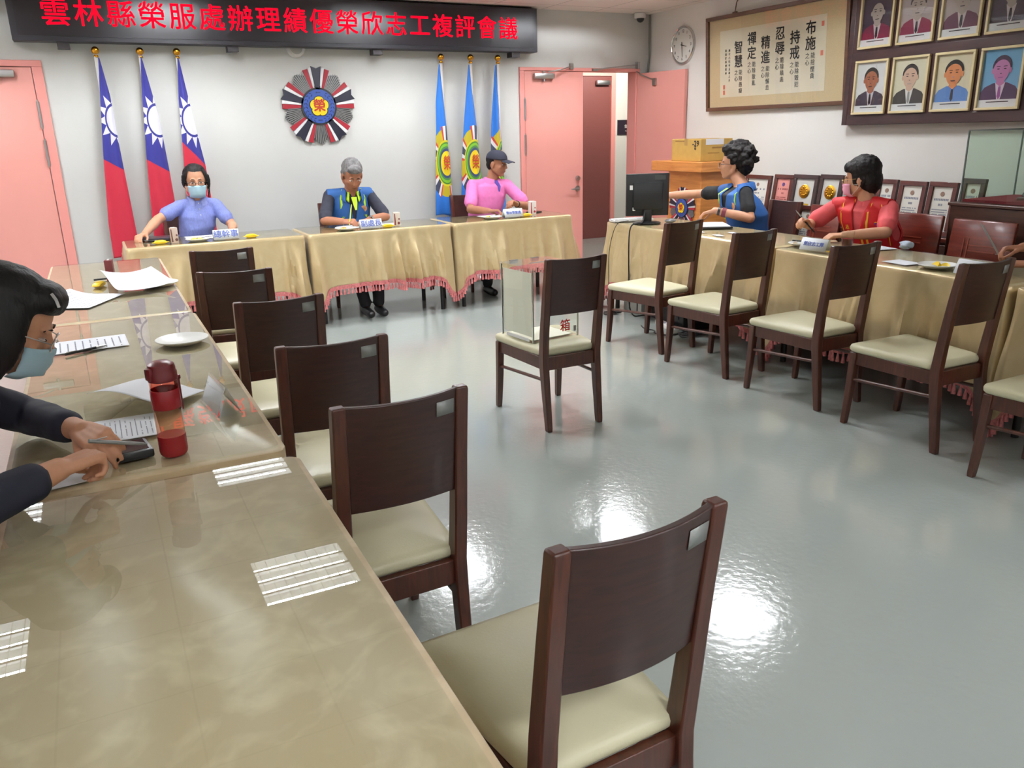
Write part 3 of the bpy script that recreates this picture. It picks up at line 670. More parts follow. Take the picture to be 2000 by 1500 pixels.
def portrait(y, z, cols, label, fat=1.0, mono=False, specs=False, bald=False):
    """cols: backdrop, suit, shirt, tie, skin, hair; y is the left edge as seen, z the bottom"""
    w_, h_ = .315, .41; t = thing('framed_portrait', label, 'portrait', (5.6915, y - w_ / 2, z), group='framed portraits on the board')
    Mf = frame((5.6915, y, z), (0, -1, 0), (0, 0, 1)); R = lambda b, x0, y0, x1, y1, d, zz=0: b.prism([(x0, y0), (x1, y0), (x1, y1), (x0, y1)], Mf @ Matrix.Translation((0, 0, zz)), d)
    mb = MB(); f = .018
    R(mb, 0, 0, w_, f, .024); R(mb, 0, h_ - f, w_, h_, .024); R(mb, 0, f, f, h_ - f, .024); R(mb, w_ - f, f, w_, h_ - f, .024); obj('frame', mb, M_mat, t, bevel=.003)
    mb = MB(); ms = fig(cols) + [M_cap, M_blackink]
    x0, x1, y0, y1 = f, w_ - f, f, h_ - f; cx = w_ / 2; Z = [.004]
    def poly(pts, mi):
        mb.mi = mi; Z[0] += .0005; mb.prism(pts, Mf @ Matrix.Translation((0, 0, Z[0])), .0004)
    def oval(c, rx, ry, mi, a0=0, a1=2 * PI, n=24): poly([(c[0] + rx * math.cos(a0 + (a1 - a0) * k / n), c[1] + ry * math.sin(a0 + (a1 - a0) * k / n)) for k in range(n if a1 - a0 > 6.2 else n + 1)], mi)
    mb.mi = 0; R(mb, x0, y0, x1, y1, .004)
    b = y0 + .05
    poly([(x0 + .004, b), (x1 - .004, b), (x1 - .006, b + .05), (x1 - .03, b + .082), (cx + .05, b + .108), (cx - .05, b + .108), (x0 + .03, b + .082), (x0 + .006, b + .05)], 1)
    poly([(cx - .035, b + .11), (cx + .035, b + .11), (cx + .012, b), (cx - .012, b)], 2)
    poly([(cx - .008, b + .085), (cx + .008, b + .085), (cx + .012, b + .02), (cx, b), (cx - .012, b + .02)], 3)
    poly([(cx - .03, b + .14), (cx + .03, b + .14), (cx + .03, b + .105), (cx, b + .085), (cx - .03, b + .105)], 4)
    hc = b + .19
    if not bald: oval((cx, hc + .022), .068 * fat, .074, 5)
    for s in (-1, 1): oval((cx + s * .062 * fat, hc - .004), .01, .018, 4)
    poly([(cx + .06 * fat * math.cos(a) * (1 if math.sin(a) > 0 else .93), hc + .078 * math.sin(a) * (.86 if math.sin(a) > 0 else 1)) for a in [2 * PI * k / 28 for k in range(28)]], 4)
    for s in (-1, 1):
        oval((cx + s * .024, hc + .008), .010, .0035, 7, n=10); poly([(cx + s * .012, hc + .021), (cx + s * .038, hc + .023), (cx + s * .038, hc + .027), (cx + s * .012, hc + .026)], 5)
    poly([(cx - .02, hc - .045), (cx + .02, hc - .045), (cx + .014, hc - .05), (cx - .014, hc - .05)], 7 if mono else 3); mb.mi = 5
    poly([(cx - .007, hc - .02), (cx + .007, hc - .02), (cx + .004, hc - .024), (cx - .004, hc - .024)], 1)
    poly([(x0, y0), (x1, y0), (x1, b), (x0, b)], 6)
    for k, wd in ((.032, .16), (.02, .1)): poly([(cx - wd / 2, y0 + k), (cx + wd / 2, y0 + k), (cx + wd / 2, y0 + k + .006), (cx - wd / 2, y0 + k + .006)], 7 if k > .03 else 6)
    obj('photograph', mb, ms, t, smooth=None)
    mb = MB(); R(mb, f, f, w_ - f, h_ - f, .001, .017); obj('glazing', mb, M_clear, t)
    return t
py = [4.955, 4.60, 4.24, 3.885]
bw = lambda s, bg: (bg, s, (205, 190, 192), (40, 30, 44), (176, 160, 152), (58, 46, 58))
portrait(py[0], 1.565, ((222, 220, 222), (72, 60, 72), (200, 196, 204), (40, 30, 40), (168, 104, 78), (40, 30, 28)), 'framed portrait, white backdrop, dark grey uniform, lower row nearest the calligraphy')
portrait(py[1], 1.565, ((218, 210, 186), (66, 60, 60), (220, 216, 214), (150, 148, 150), (206, 170, 150), (56, 46, 46)), 'framed portrait, cream backdrop, black suit and grey tie, lower row')
portrait(py[2], 1.565, ((216, 204, 176), (98, 136, 200), (98, 136, 200), (52, 46, 60), (214, 134, 84), (48, 36, 34)), 'framed portrait of a man in a light blue shirt, lower row', 1.08)
portrait(py[3], 1.565, ((112, 166, 206), (66, 46, 84), (214, 196, 214), (150, 80, 150), (190, 120, 170), (62, 40, 70)), 'framed portrait with a blue backdrop and purple suit, lower row')
portrait(py[0], 2.06, bw((120, 20, 60), (60, 42, 62)), 'framed grey portrait with a dark backdrop, upper row nearest the calligraphy', .9, True, bald=True)
portrait(py[1], 2.06, bw((130, 30, 66), (176, 160, 160)), 'framed grey portrait with a pale backdrop, upper row above the black suit', 1, True)
portrait(py[2], 2.06, bw((96, 44, 70), (180, 164, 164)), 'framed grey portrait, upper row above the light blue shirt', 1, True)
portrait(py[3], 2.06, bw((60, 40, 58), (70, 52, 70)), 'framed grey portrait in a dark suit, upper row above the blue backdrop', 1, True)
# ------------------------------------------------------------------ tables, cloths, glass tops
def rrect(hx, hy, r, n=5):
    """rounded rectangle as (point, outward normal) pairs, denser along the sides"""
    out = []
    cs = [(hx - r, hy - r, 0), (-hx + r, hy - r, PI / 2), (-hx + r, -hy + r, PI), (hx - r, -hy + r, 3 * PI / 2)]
    for k in range(4):
        cx, cy, a0 = cs[k]
        for i in range(n + 1):
            a = a0 + PI / 2 * i / n; out.append((V((cx + r * math.cos(a), cy + r * math.sin(a), 0)), V((math.cos(a), math.sin(a), 0)), True))
        nx, ny, _ = cs[(k + 1) % 4]; a1 = a0 + PI / 2
        p = out[-1][0]; q = V((nx + r * math.cos(a1), ny + r * math.sin(a1), 0)); m = max(2, int((q - p).length / .018))
        for i in range(1, m): out.append((p.lerp(q, i / m), V((math.cos(a1), math.sin(a1), 0)), False))
    return out
def table(x0, y0, x1, y1, rz, lt, lc, lg, gt, m, seed, flare=(1, 1, 1, 1), zt=.742, drop=.315, corner=.20, glass=True, gm=None, lap=None):
    """folding table, its draped cloth with a tassel fringe, and the glass sheet on top.
    flare: how far the cloth swings out on the +x, +y, -x, -y sides"""
    rnd = random.Random(seed); c = V(((x0 + x1) / 2, (y0 + y1) / 2, 0)); hx, hy = (x1 - x0) / 2, (y1 - y0) / 2
    t = thing('folding_table', lt, 'table', c, rz, gt + ' tables')
    mb = MB(); mb.bb((-hx + .012, -hy + .012, zt - .034), (hx - .012, hy - .012, zt - .004)); obj('tabletop', mb, M_brown, t, world=False, bevel=.004)
    for sx in (-1, 1):
        for sy in (-1, 1):
            mb = MB(); mb.tube([(sx * (hx - .09), sy * (hy - .06), 0), (sx * (hx - .09), sy * (hy - .06), zt - .034)], .019, 10); obj('leg', mb, M_dark, t, world=False)
    cl = thing('tablecloth', lc, 'tablecloth', c, rz, gt + ' cloths')
    P = rrect(hx, hy, .03); n = len(P); L = [0.0]
    for a, b in zip(P, P[1:] + P[:1]): L.append(L[-1] + (b[0] - a[0]).length)
    ph = [rnd.uniform(0, 6.28) for _ in range(6)]
    def side(nm): return flare[0] if nm.x > .7 else flare[2] if nm.x < -.7 else flare[1] if nm.y > .7 else flare[3]
    flc = [min(flare[0] if p.x > 0 else flare[2], flare[1] if p.y > 0 else flare[3]) for p, _, _ in P]
    bumps = [(rnd.uniform(0, L[-1]), rnd.uniform(.010, .034), rnd.uniform(.3, 1.0), rnd.uniform(-.05, .05), rnd.uniform(-.15, .22)) for _ in range(int(L[-1] / .055))]
    rings = []; K = 20
    cornerness = []
    for p, nm, iscor in P:
        d = min((V((sx * hx, sy * hy, 0)) - p).length for sx in (-1, 1) for sy in (-1, 1)); cornerness.append(math.exp(-(d / .075) ** 1.4))
    for k in range(K + 1):
        q = k / K; ring = []
        for i, (p, nm, iscor) in enumerate(P):
            s = L[i]
            fold = math.sin(s * 24 + ph[0] + 1.2 * math.sin(s * 4 + ph[1])) * .5 + math.sin(s * 47 + ph[2] + math.sin(s * 7)) * .28 + math.sin(s * 11 + ph[3]) * .45
            zb = drop - corner * cornerness[i] + .006 * math.sin(s * 9 + ph[4])
            if lap and p.x * lap[0] + p.y * lap[1] > (hx if lap[0] else hy) - .02: zb = .64
            z = zt - (zt - zb) * q
            fl = side(nm)
            ridge = sum(h_ * math.exp(-((s - s0 - sl_ * q) / w_) ** 2) * max(0, min(1, (q - q0) * 2.2)) for s0, w_, h_, sl_, q0 in bumps if abs(s - s0) < .25)
            off = q ** .8 * (.004 + .060 * ridge * fl + .010 * (fold + .3) * fl + .018 * fl * q) + q * cornerness[i] * .06 * flc[i]
            pp = p + nm * max(.001 + .003 * q, off)
            ring.append(V((pp.x, pp.y, z)))
        rings.append(ring)
    top = [V((p.x * .995, p.y * .995, zt + .003)) for p, _, _ in P]
    mb = MB(); R = mb.loft([top] + rings, cap=False)
    f = mb.face(R[0]); cloth = obj('drape', mb, m, cl, world=False, smooth=60)
    sm = cloth.modifiers.new('thickness', 'SOLIDIFY'); sm.thickness = .0015
    # fringe: woven band and tassels along the hem
    mb = MB(); hem = rings[-1]; up = rings[-2]
    for i in range(n):
        a, b = hem[i], hem[(i + 1) % n]; o = P[i][1] * .003; o2 = P[(i + 1) % n][1] * .003
        v = [mb.bm.verts.new(q) for q in (a + o, b + o2, b + o2 + V((0, 0, .014)), a + o + V((0, 0, .014)))]; mb.face(v)
        v = [mb.bm.verts.new(q) for q in (a, b, b + V((0, 0, -.02)), a + V((0, 0, -.02)))]; mb.face(v)
    acc = 0; step = .032
    for i in range(n):
        a, b = hem[i], hem[(i + 1) % n]; l = (b - a).length; tpos = step - acc
        while tpos < l:
            p = a.lerp(b, tpos / l); j = rnd.uniform(-.006, .006)
            mb.loft([[p + V((r * math.cos(2 * PI * w / 6), r * math.sin(2 * PI * w / 6), dz)) for w in range(6)] for r, dz in ((.003, -.004), (.007, -.012), (.005, -.02), (.009, -.045 + j), (.0115, -.068 + j))])
            tpos += step
        acc = (acc + l) % step
    obj('fringe', mb, M_fringe, cl, world=False)
    if glass:
        g = obj('table_glass', (lambda b: b.loft([[V((p.x * (1 - .014 / hx), p.y * (1 - .014 / hy), z)) for p, _, _ in rrect(hx, hy, .02, 3)] for z in (zt + .0045, zt + .0095)]) and b)(MB()), gm or M_glass, None, world=False, smooth=30)
        g.location = c; g.rotation_euler = (0, 0, rz); tag(g, lg, 'glass', gt + ' glass tops')
    return t
ZG = .753      # where things rest on the glass
side3 = ['left', 'middle', 'right']
table(.17, 6.55, 1.478, 7.14, 0, 'table under the champagne cloth in front of the masked woman', 'champagne satin cloth on the back table by the white sun flags', 'glass sheet on the back table of the masked woman', 'back row', M_satin, 1, (0, .05, .8, 1), lap=(0, 1))
table(1.505, 6.55, 2.745, 7.14, 0, 'table under the champagne cloth in front of the grey haired man', 'champagne satin cloth on the middle table of the back row', 'glass sheet on the back table of the grey haired man', 'back row', M_satin, 2, (0, .05, 0, 1), lap=(0, 1))
table(2.772, 6.55, 3.97, 7.14, 0, 'table under the champagne cloth in front of the man in the cap', 'champagne satin cloth on the back table nearest the double door', 'glass sheet on the back table of the man in the cap', 'back row', M_satin, 3, (.8, .05, 0, 1), lap=(0, 1))
rzr = math.radians(-1.2)
table(3.87, 3.885, 4.47, 5.86, rzr, 'table under the cloth that carries the computer monitor', 'champagne satin cloth on the table with the computer monitor', 'glass sheet under the computer monitor', 'right row', M_satin, 4, (.1, .7, .9, 0), drop=.25, gm=M_glass2, lap=(1, 0))
table(3.825, 2.295, 4.42, 3.85, rzr, 'table under the cloth in front of the person in red vest', 'champagne satin cloth on the table of the red vested person', 'glass sheet on the table of the pink masked person', 'right row', M_satin, 5, (.1, 0, .9, 0), drop=.25, gm=M_glass2, lap=(1, 0))
table(3.78, .65, 4.38, 2.26, rzr, 'table under the cloth cut by the right picture edge', 'champagne satin cloth on the table cut by the right picture edge', 'glass sheet on the table at the right picture edge', 'right row', M_satin, 6, (.1, 0, .9, .5), drop=.25, gm=M_glass2, lap=(1, 0))
table(-.30, 3.92, .345, 5.93, math.radians(-.5), 'table under the brocade cloth nearest the left pink door', 'brocade cloth on the left table nearest the pink door', 'glass sheet on the left table nearest the pink door', 'left row', M_broc, 7, (.1, .3, .3, 0))
table(-.285, 1.965, .345, 3.90, 0, 'table under the brocade cloth carrying the red bottle', 'brocade cloth on the left table with the red bottle', 'glass sheet under the red water bottle', 'left row', M_broc, 8, (.1, 0, .1, 0), lap=(-1, 0))
table(-.285, -.1, .352, 1.935, math.radians(-.6), 'empty foreground table under the brocade cloth', 'brocade cloth on the empty foreground table', 'clear glossy sheet on the empty foreground table', 'left row', M_broc, 9, (.1, 0, .3, .3), zt=.735)

# ------------------------------------------------------------------ the dining chairs
def make_chair(name='dining_chair'):
    """faces +y, origin on the floor midway between the rear legs"""
    t = thing(name, 'x', 'chair')
    hw, fw = .154, .190
    mb = MB()                                                       # seat cushion
    def seat_ring(k, z): return [V((p.x * k, .255 + p.y * k, z)) for p in [V(((q[0].x) * (1 + .13 * (q[0].y / .235)) , q[0].y, 0)) for q in rrect(.19, .235, .035, 4)]]
    rings = [seat_ring(.97, .392), seat_ring(1.0, .402), seat_ring(1.005, .415), seat_ring(.985, .426), seat_ring(.9, .434), seat_ring(.6, .441), seat_ring(.2, .443)]
    mb.loft(rings); obj('seat', mb, M_cream, t, world=False, smooth=70)
    mb = MB()                                                       # apron under the seat
    for s in (-1, 1):
        a, b = V((s * .158, .03, .36)), V((s * .188, .455, .36)); d = b - a
        mb.box((a + b) / 2, (d.length, .022, .066), basis((0, 0, 1), d))
    mb.box((0, .452, .36), (.37, .022, .066)); mb.box((0, .015, .357), (.30, .024, .072)); obj('seat_frame', mb, M_walnut, t, world=False, bevel=.003)
    for s in (-1, 1):                                               # rear legs run up as back posts
        mb = MB(); rings = []
        for z, y, hx_, hy_, dx in ((0, -.028, .0135, .017, 0), (.02, -.026, .015, .018, 0), (.18, -.006, .017, .021, .001), (.34, .012, .018, .024, .002), (.40, .014, .018, .024, .002), (.52, .002, .018, .022, .004), (.72, -.022, .0175, .019, .003), (.893, -.046, .017, .016, .003), (.902, -.047, .0155, .0145, .003)):
            x = s * (hw + dx); rings.append([V((x + a * hx_, y + b * hy_, z)) for a, b in ((-1, -1), (1, -1), (1, 1), (-1, 1))])
        mb.loft(rings); obj('rear_leg', mb, M_walnut, t, world=False, smooth=35, bevel=.004)
        mb = MB(); rings = []
        for z, y, h, dx in ((0, .478, .0135, .012), (.02, .477, .015, .011), (.2, .464, .0175, .003), (.39, .455, .019, 0)):
            x = s * (fw + dx * .4); rings.append([V((x + a * h, y + b * h, z)) for a, b in ((-1, -1), (1, -1), (1, 1), (-1, 1))])
        mb.loft(rings); obj('front_leg', mb, M_walnut, t, world=False, smooth=35, bevel=.004)
        mb = MB(); mb.tube([(s * .155, -.005, .272), (s * .19, .462, .245)], .009, 10); obj('stretcher', mb, M_walnut, t, world=False)
    mb = MB(); nx, nz = 16, 6; F_, B_ = [], []                       # curved back panel
    for i in range(nz + 1):
        q = i / nz; z0 = .612 + .289 * q; f, b = [], []
        for j in range(nx + 1):
            s = -1 + 2 * j / nx; bow = -.026 * (1 - s * s); lean = -.012 - (z0 - .62) * .125
            z = z0 + (-.005 * (1 - s * s) if i == nz else .004 * (1 - s * s) if i == 0 else 0)
            x = s * (.146 + .006 * q); f.append(mb.bm.verts.new((x, lean + bow + .008, z))); b.append(mb.bm.verts.new((x, lean + bow - .008, z)))
        F_.append(f); B_.append(b)
    for i in range(nz):
        for j in range(nx):
            mb.face([F_[i][j], F_[i][j + 1], F_[i + 1][j + 1], F_[i + 1][j]]); mb.face([B_[i][j + 1], B_[i][j], B_[i + 1][j], B_[i + 1][j + 1]])
        for j in (0, nx): mb.face([F_[i][j], F_[i + 1][j], B_[i + 1][j], B_[i][j]])
    for j in range(nx):
        for i in (0, nz): mb.face([F_[i][j], F_[i][j + 1], B_[i][j + 1], B_[i][j]])
    bp = obj('backrest', mb, M_walnutb, t, world=False, smooth=40, bevel=.003)
    mb = MB(); p = []                                               # inventory sticker on the back of the panel
    for s, z in ((.54, .838), (.88, .838), (.88, .876), (.54, .876)): p.append(mb.bm.verts.new((s * .151, -.012 - (z - .62) * .125 - .026 * (1 - s * s) - .0095, z)))
    mb.face(p); o = obj('inventory_sticker', mb, M_sticker, bp, world=False); sm = o.modifiers.new('thickness', 'SOLIDIFY'); sm.thickness = .0008
    return t
chair0 = make_chair()
_first = [True]
def chair(x, y, deg, label, group):
    if _first[0]: o = chair0; o.location = (x, y, 0); o.rotation_euler = (0, 0, math.radians(deg)); tag(o, label, None, group); _first[0] = False
    else: o = dup(chair0, (x, y, 0), math.radians(deg), label, group)
    return o
gl, gr, gs = 'dark dining chairs along the left table', 'dark dining chairs along the right tables', 'chairs the back row people sit on'
chair(.696, .99, 2.5, 'dark wood dining chair nearest the camera, beside the empty foreground table', gl)
chair(.586, 1.81, 2, 'dark wood dining chair second nearest along the left table', gl)
chair(.594, 2.445, -2, 'dark wood dining chair third nearest, beside the red bottle table', gl)
chair(.594, 3.235, 1, 'dark wood dining chair fourth nearest along the left table', gl)
chair(.565, 4.07, -10, 'dark wood dining chair fifth nearest along the left table', gl)
chair(.62, 4.91, -4, 'dark wood dining chair at the far end of the left table', gl)
chair(2.095, 3.469, 0, 'dark wood dining chair standing alone mid floor, holding the clear ballot box', 'dining chair in the middle')
chair(3.507, 4.405, 8, 'dark wood dining chair nearest the computer monitor on the right', gr)
chair(3.495, 3.72, 3, 'dark wood dining chair second from the monitor along the right tables', gr)
chair(3.517, 3.0, 0, 'dark wood dining chair third from the monitor along the right tables', gr)
chair(3.517, 2.285, -1.7, 'dark wood dining chair fourth from the monitor, in front of the lone plate', gr)
chair(3.46, 1.53, 0, 'dark wood dining chair cut off by the right picture edge', gr)
chair(.70, 7.66, 180, 'dark chair the masked woman in the lavender shirt sits on', gs)
chair(2.06, 7.66, 180, 'dark chair the grey haired man in the blue vest sits on', gs)
chair(3.40, 7.66, 180, 'dark chair the man in the pink polo shirt sits on', gs)
# ------------------------------------------------------------------ things on the tables
def rotz(deg): return Matrix.Rotation(math.radians(deg), 3, 'Z')
def L2W(x, y, z, deg): M = rotz(deg).to_4x4(); M.translation = V((x, y, z)); return M
def xform(mb, M): bmesh.ops.transform(mb.bm, matrix=M, verts=mb.bm.verts[:]); return mb
def placard(x, y, deg, text, size, label, z=ZG, w_=.2):
    """acrylic tent sign; its front looks along local -y"""
    t = thing('name_placard', label, 'name placard', (x, y, z), math.radians(deg), 'acrylic name placards')
    mb = MB(); h, d = .085, .075
    for s in (-1, 1):
        F = Matrix.Translation((0, s * d / 4 + 0, 0)); q = [(-w_ / 2, s * d / 2, 0), (w_ / 2, s * d / 2, 0), (w_ / 2, s * .002, h), (-w_ / 2, s * .002, h)]
        a = [mb.bm.verts.new(p) for p in q]; b = [mb.bm.verts.new((p[0], p[1] - s * .0025, p[2] - (.001 if p[2] > 0 else 0))) for p in q]
        mb.face(a); mb.face(list(reversed(b)))
        for i in range(4): mb.face([a[i], a[(i + 1) % 4], b[(i + 1) % 4], b[i]])
    mb.bb((-w_ / 2, -d / 2, 0), (w_ / 2, d / 2, .002)); obj('holder', mb, M_clear, t, world=False)
    mb = MB()
    for s in (-1, 1):
        q = [(-w_ / 2 + .006, s * (d / 2 - .005), .006), (w_ / 2 - .006, s * (d / 2 - .005), .006), (w_ / 2 - .006, s * (.005), h - .008), (-w_ / 2 + .006, s * .005, h - .008)]
        mb.face([mb.bm.verts.new(p) for p in q])
    o = obj('name_card', mb, M_paper, t, world=False); sm = o.modifiers.new('thickness', 'SOLIDIFY'); sm.thickness = .0008; sm.offset = 0
    M = basemat(t) @ frame((0, -d / 4 - .0015, h / 2), (1, 0, 0), (0, d / 2, h))
    texts('lettering', [(text, size, M)], M_bluei, t, bold=.0008, depth=.0004)
    return t
def plate(x, y, label, items, r=.092, z=ZG, deg=0):
    t = thing('plate', label, 'plate', (x, y, z), math.radians(deg), 'white plates')
    mb = MB(); mb.lathe([(.001, .002), (r * .6, .002), (r * .62, 0), (r * .68, .002), (r * .8, .008), (r * .98, .016), (r, .018), (r * .985, .0205), (r * .8, .013), (r * .66, .007), (.001, .006)], n=40); obj('dish', mb, M_plate, t, world=False, smooth=60)
    return t
def fruit(x, y, deg, label, col=(232, 200, 70), s=1.0, z=ZG + .012):
    mb = MB(); m = 6; rings = []
    for i in range(m + 1):                                          # a wedge of sliced fruit
        a = -.9 + 1.8 * i / m; c = V((.035 * s * math.sin(a), .035 * s * (1 - math.cos(a)), 0)); k = (1 - (abs(i - m / 2) / (m / 2)) ** 2) * .9 + .12
        rings.append([c + V((0, -.012 * s * k, 0)), c + V((0, .010 * s * k, 0)), c + V((0, 0, .016 * s * k))])
    mb.loft(rings); xform(mb, L2W(x, y, z, deg))
    return tag(obj('fruit_slice', mb, mat('fruit_%d_%d_%d' % col, col, .35), None), label, 'fruit', 'fruit slices on the plates')
def utensil(x, y, deg, label, ln=.13, m=None, z=ZG + .023):
    t = thing('dessert_fork', label, 'fork', (x, y, z), math.radians(deg), 'forks laid on plates')
    mb = MB(); mb.box((-.015, 0, 0), (ln * .7, .006, .003)); obj('handle', mb, m or M_black, t, world=False, bevel=.001)
    mb = MB(); mb.box((ln * .35, 0, .001), (ln * .18, .013, .002))
    for k in (-1, 0, 1): mb.box((ln * .5, k * .005, .001), (ln * .16, .0022, .002))
    obj('tines', mb, m or M_black, t, world=False); return t
def snack(x, y, deg, label, z=ZG, w_=.095, d=.045, h=.026, col=None):
    t = thing('snack_packet', label, 'snack', (x, y, z), math.radians(deg), 'yellow wrapped snacks')
    mb = MB(); rings = []
    for i in range(9):
        q = -1 + 2 * i / 8; k = (1 - abs(q) ** 4); hh = .0015 + h / 2 * k; dd = d / 2 * (.82 + .18 * k)
        rings.append([V((q * w_ / 2, a * dd, h / 2 + b * hh - (h / 2 - .002) * (1 - k) * .3)) for a, b in ((-1, -.55), (-.6, -1), (.6, -1), (1, -.55), (1, .5), (.6, 1), (-.6, 1), (-1, .5))])
    mb.loft(rings); obj('wrapper', mb, M_yellow, t, world=False, smooth=50)
    mb = MB(); mb.box((0, 0, h + .0003), (.05, .022, .001)); obj('print', mb, mat('wrapper_print', (214, 150, 30), .4), t, world=False)
    for s in (-1, 1):
        mb = MB(); mb.box((s * (w_ / 2 + .006), 0, h * .42), (.014, d * .85, .0012)); obj('crimped_end', mb, M_yellow, t, world=False)
    return t
def carton(x, y, deg, label, base, accent, h=.115, w_=.052, d=.04, z=ZG):
    t = thing('drink_carton', label, 'drink carton', (x, y, z), math.radians(deg), 'drink cartons')
    mb = MB(); mb.box((0, 0, h / 2), (w_, d, h), bev=.002); obj('carton', mb, mat('carton_%d_%d_%d' % base, base, .5), t, world=False)
    mb = MB(); f = -d / 2 - .0006
    mb.prism([(-w_ / 2 + .002, .01), (-w_ / 2 + .014, .01), (-w_ / 2 + .010, h - .01), (-w_ / 2 + .002, h - .01)], frame((0, f + .0004, 0), (1, 0, 0), (0, 0, 1)), .0004)
    mb.lathe([(.001, 0), (.011, 0), (.011, .0006), (.001, .0006)], (.012, f + .0006, .026), basis((0, -1, 0)), 16); mb.lathe([(.001, 0), (.007, 0), (.007, .0006), (.001, .0006)], (.016, f + .0006, .06), basis((0, -1, 0)), 14)
    obj('print', mb, mat('carton_ink_%d_%d_%d' % accent, accent, .5), t, world=False)
    mb = MB(); mb.box((-.004, 0, h + .002), (w_ * .6, .009, .004)); obj('top_fold', mb, M_white, t, world=False)
    return t
def sheet(x, y, deg, w_, h_, label, lines=0, curl=None, z=ZG + .001, ink=None, cat='paper', name='paper_sheet', grp='loose papers'):
    """paper lying flat; curl(u, v) lifts it (u, v in -1..1)"""
    t = thing(name, label, cat, (x, y, z), math.radians(deg), grp)
    mb = MB(); nx, ny = 22, 16; f = curl or (lambda u, v: 0)
    G = [[mb.bm.verts.new((w_ / 2 * (-1 + 2 * i / nx), h_ / 2 * (-1 + 2 * j / ny), f(-1 + 2 * i / nx, -1 + 2 * j / ny))) for i in range(nx + 1)] for j in range(ny + 1)]
    for j in range(ny):
        for i in range(nx): mb.face([G[j][i], G[j][i + 1], G[j + 1][i + 1], G[j + 1][i]])
    o = obj('page', mb, M_paper, t, world=False, smooth=180); sm = o.modifiers.new('thickness', 'SOLIDIFY'); sm.thickness = .0006
    if lines:
        mb = MB(); rnd = random.Random(int(abs(x * 1000)))
        for k in range(lines):
            v = .82 - 1.64 * k / max(1, lines - 1); l = rnd.uniform(.45, .82)
            n = 14
            for q in range(n):
                if rnd.random() < .12: continue
                u0 = -.82 + (l + .82) * q / n; u1 = u0 + (l + .82) / n * .8; e = .16 / max(lines, 4)
                mb.face([mb.bm.verts.new((w_ / 2 * a, h_ / 2 * b, f(a, b) + .0011)) for a, b in ((u0, v - e), (u1, v - e), (u1, v + e), (u0, v + e))])
        obj('printed_text', mb, ink or M_ink, t, world=False)
    return t
def pen(x, y, deg, label, col=M_black, ln=.142, z=ZG + .0065, pitch=0.0, roll=0.0):
    t = thing('pen', label, 'pen', (x, y, z), math.radians(deg), 'pens'); r = .0048
    e = lambda s: V((s, 0, s * math.tan(pitch)))
    mb = MB(); mb.tube([e(-ln / 2), e(ln * .22)], r, 10); obj('barrel', mb, col, t, world=False)
    mb = MB(); mb.tube([e(ln * .22), e(ln * .43), e(ln / 2)], [r * 1.05, r * .75, .0008], 10); obj('tip', mb, M_steel if col is M_black else col, t, world=False)
    mb = MB(); mb.box(e(-ln * .34) + V((0, 0, r + .0012)), (.04, .0035, .0016)); obj('clip', mb, M_steel, t, world=False)
    return t
# back row, masked woman
carton(.52, 6.66, 4, 'tan drink carton in front of the masked woman in the lavender shirt', (206, 184, 170), (112, 76, 70))
snack(.42, 6.68, 8, 'yellow wrapped snack left of the tan carton before the masked woman')
plate(.69, 6.69, 'white plate of fruit in front of the masked woman', 0)
fruit(.665, 6.69, 20, 'green yellow fruit wedge on the masked woman\'s plate, left one', (196, 190, 80)); fruit(.70, 6.675, -30, 'green yellow fruit wedge on the masked woman\'s plate, right one', (206, 196, 96))
utensil(.73, 6.70, 25, 'black fork on the plate of the masked woman')
placard(.89, 6.64, 0, '總幹事', .062, 'acrylic name placard with three blue characters before the masked woman')
snack(1.08, 6.645, 6, 'yellow wrapped snack right of the placard of the masked woman')
sheet(.80, 6.93, 4, .34, .24, 'white paper lying between the masked woman and her placard', 8)
pen(.365, 6.87, -30, 'black pen near the hand of the masked woman')
t = thing('laptop', 'dark closed laptop lying left of the masked woman', 'laptop', (.44, 6.99, ZG), math.radians(-12))
mb = MB(); mb.box((0, 0, .006), (.27, .19, .012), bev=.003); obj('base', mb, mat('laptop_grey', (62, 58, 64), .35, .4), t, world=False)
mb = MB(); mb.box((0, 0, .016), (.27, .19, .006), bev=.002); obj('lid', mb, mat('laptop_lid', (84, 80, 88), .3, .5), t, world=False)
# back row, grey haired man
plate(1.85, 6.67, 'white plate in front of the grey haired man', 0)
fruit(1.83, 6.665, 0, 'yellow fruit wedge on the plate of the grey haired man', (226, 186, 60)); utensil(1.87, 6.67, 12, 'grey fork on the plate of the grey haired man', m=M_sticker)
placard(2.05, 6.63, 0, '副處長', .06, 'acrylic name placard with three blue characters before the grey haired man')
snack(2.20, 6.635, 4, 'yellow wrapped snack between placard and carton of the grey haired man')
carton(2.295, 6.67, -6, 'cream drink carton on the table of the grey haired man', (216, 202, 186), (120, 52, 56))
sheet(1.99, 6.87, -6, .30, .21, 'white paper the grey haired man writes on', 9); sheet(2.27, 6.86, 3, .21, .15, 'white paper behind the carton of the grey haired man', 5)
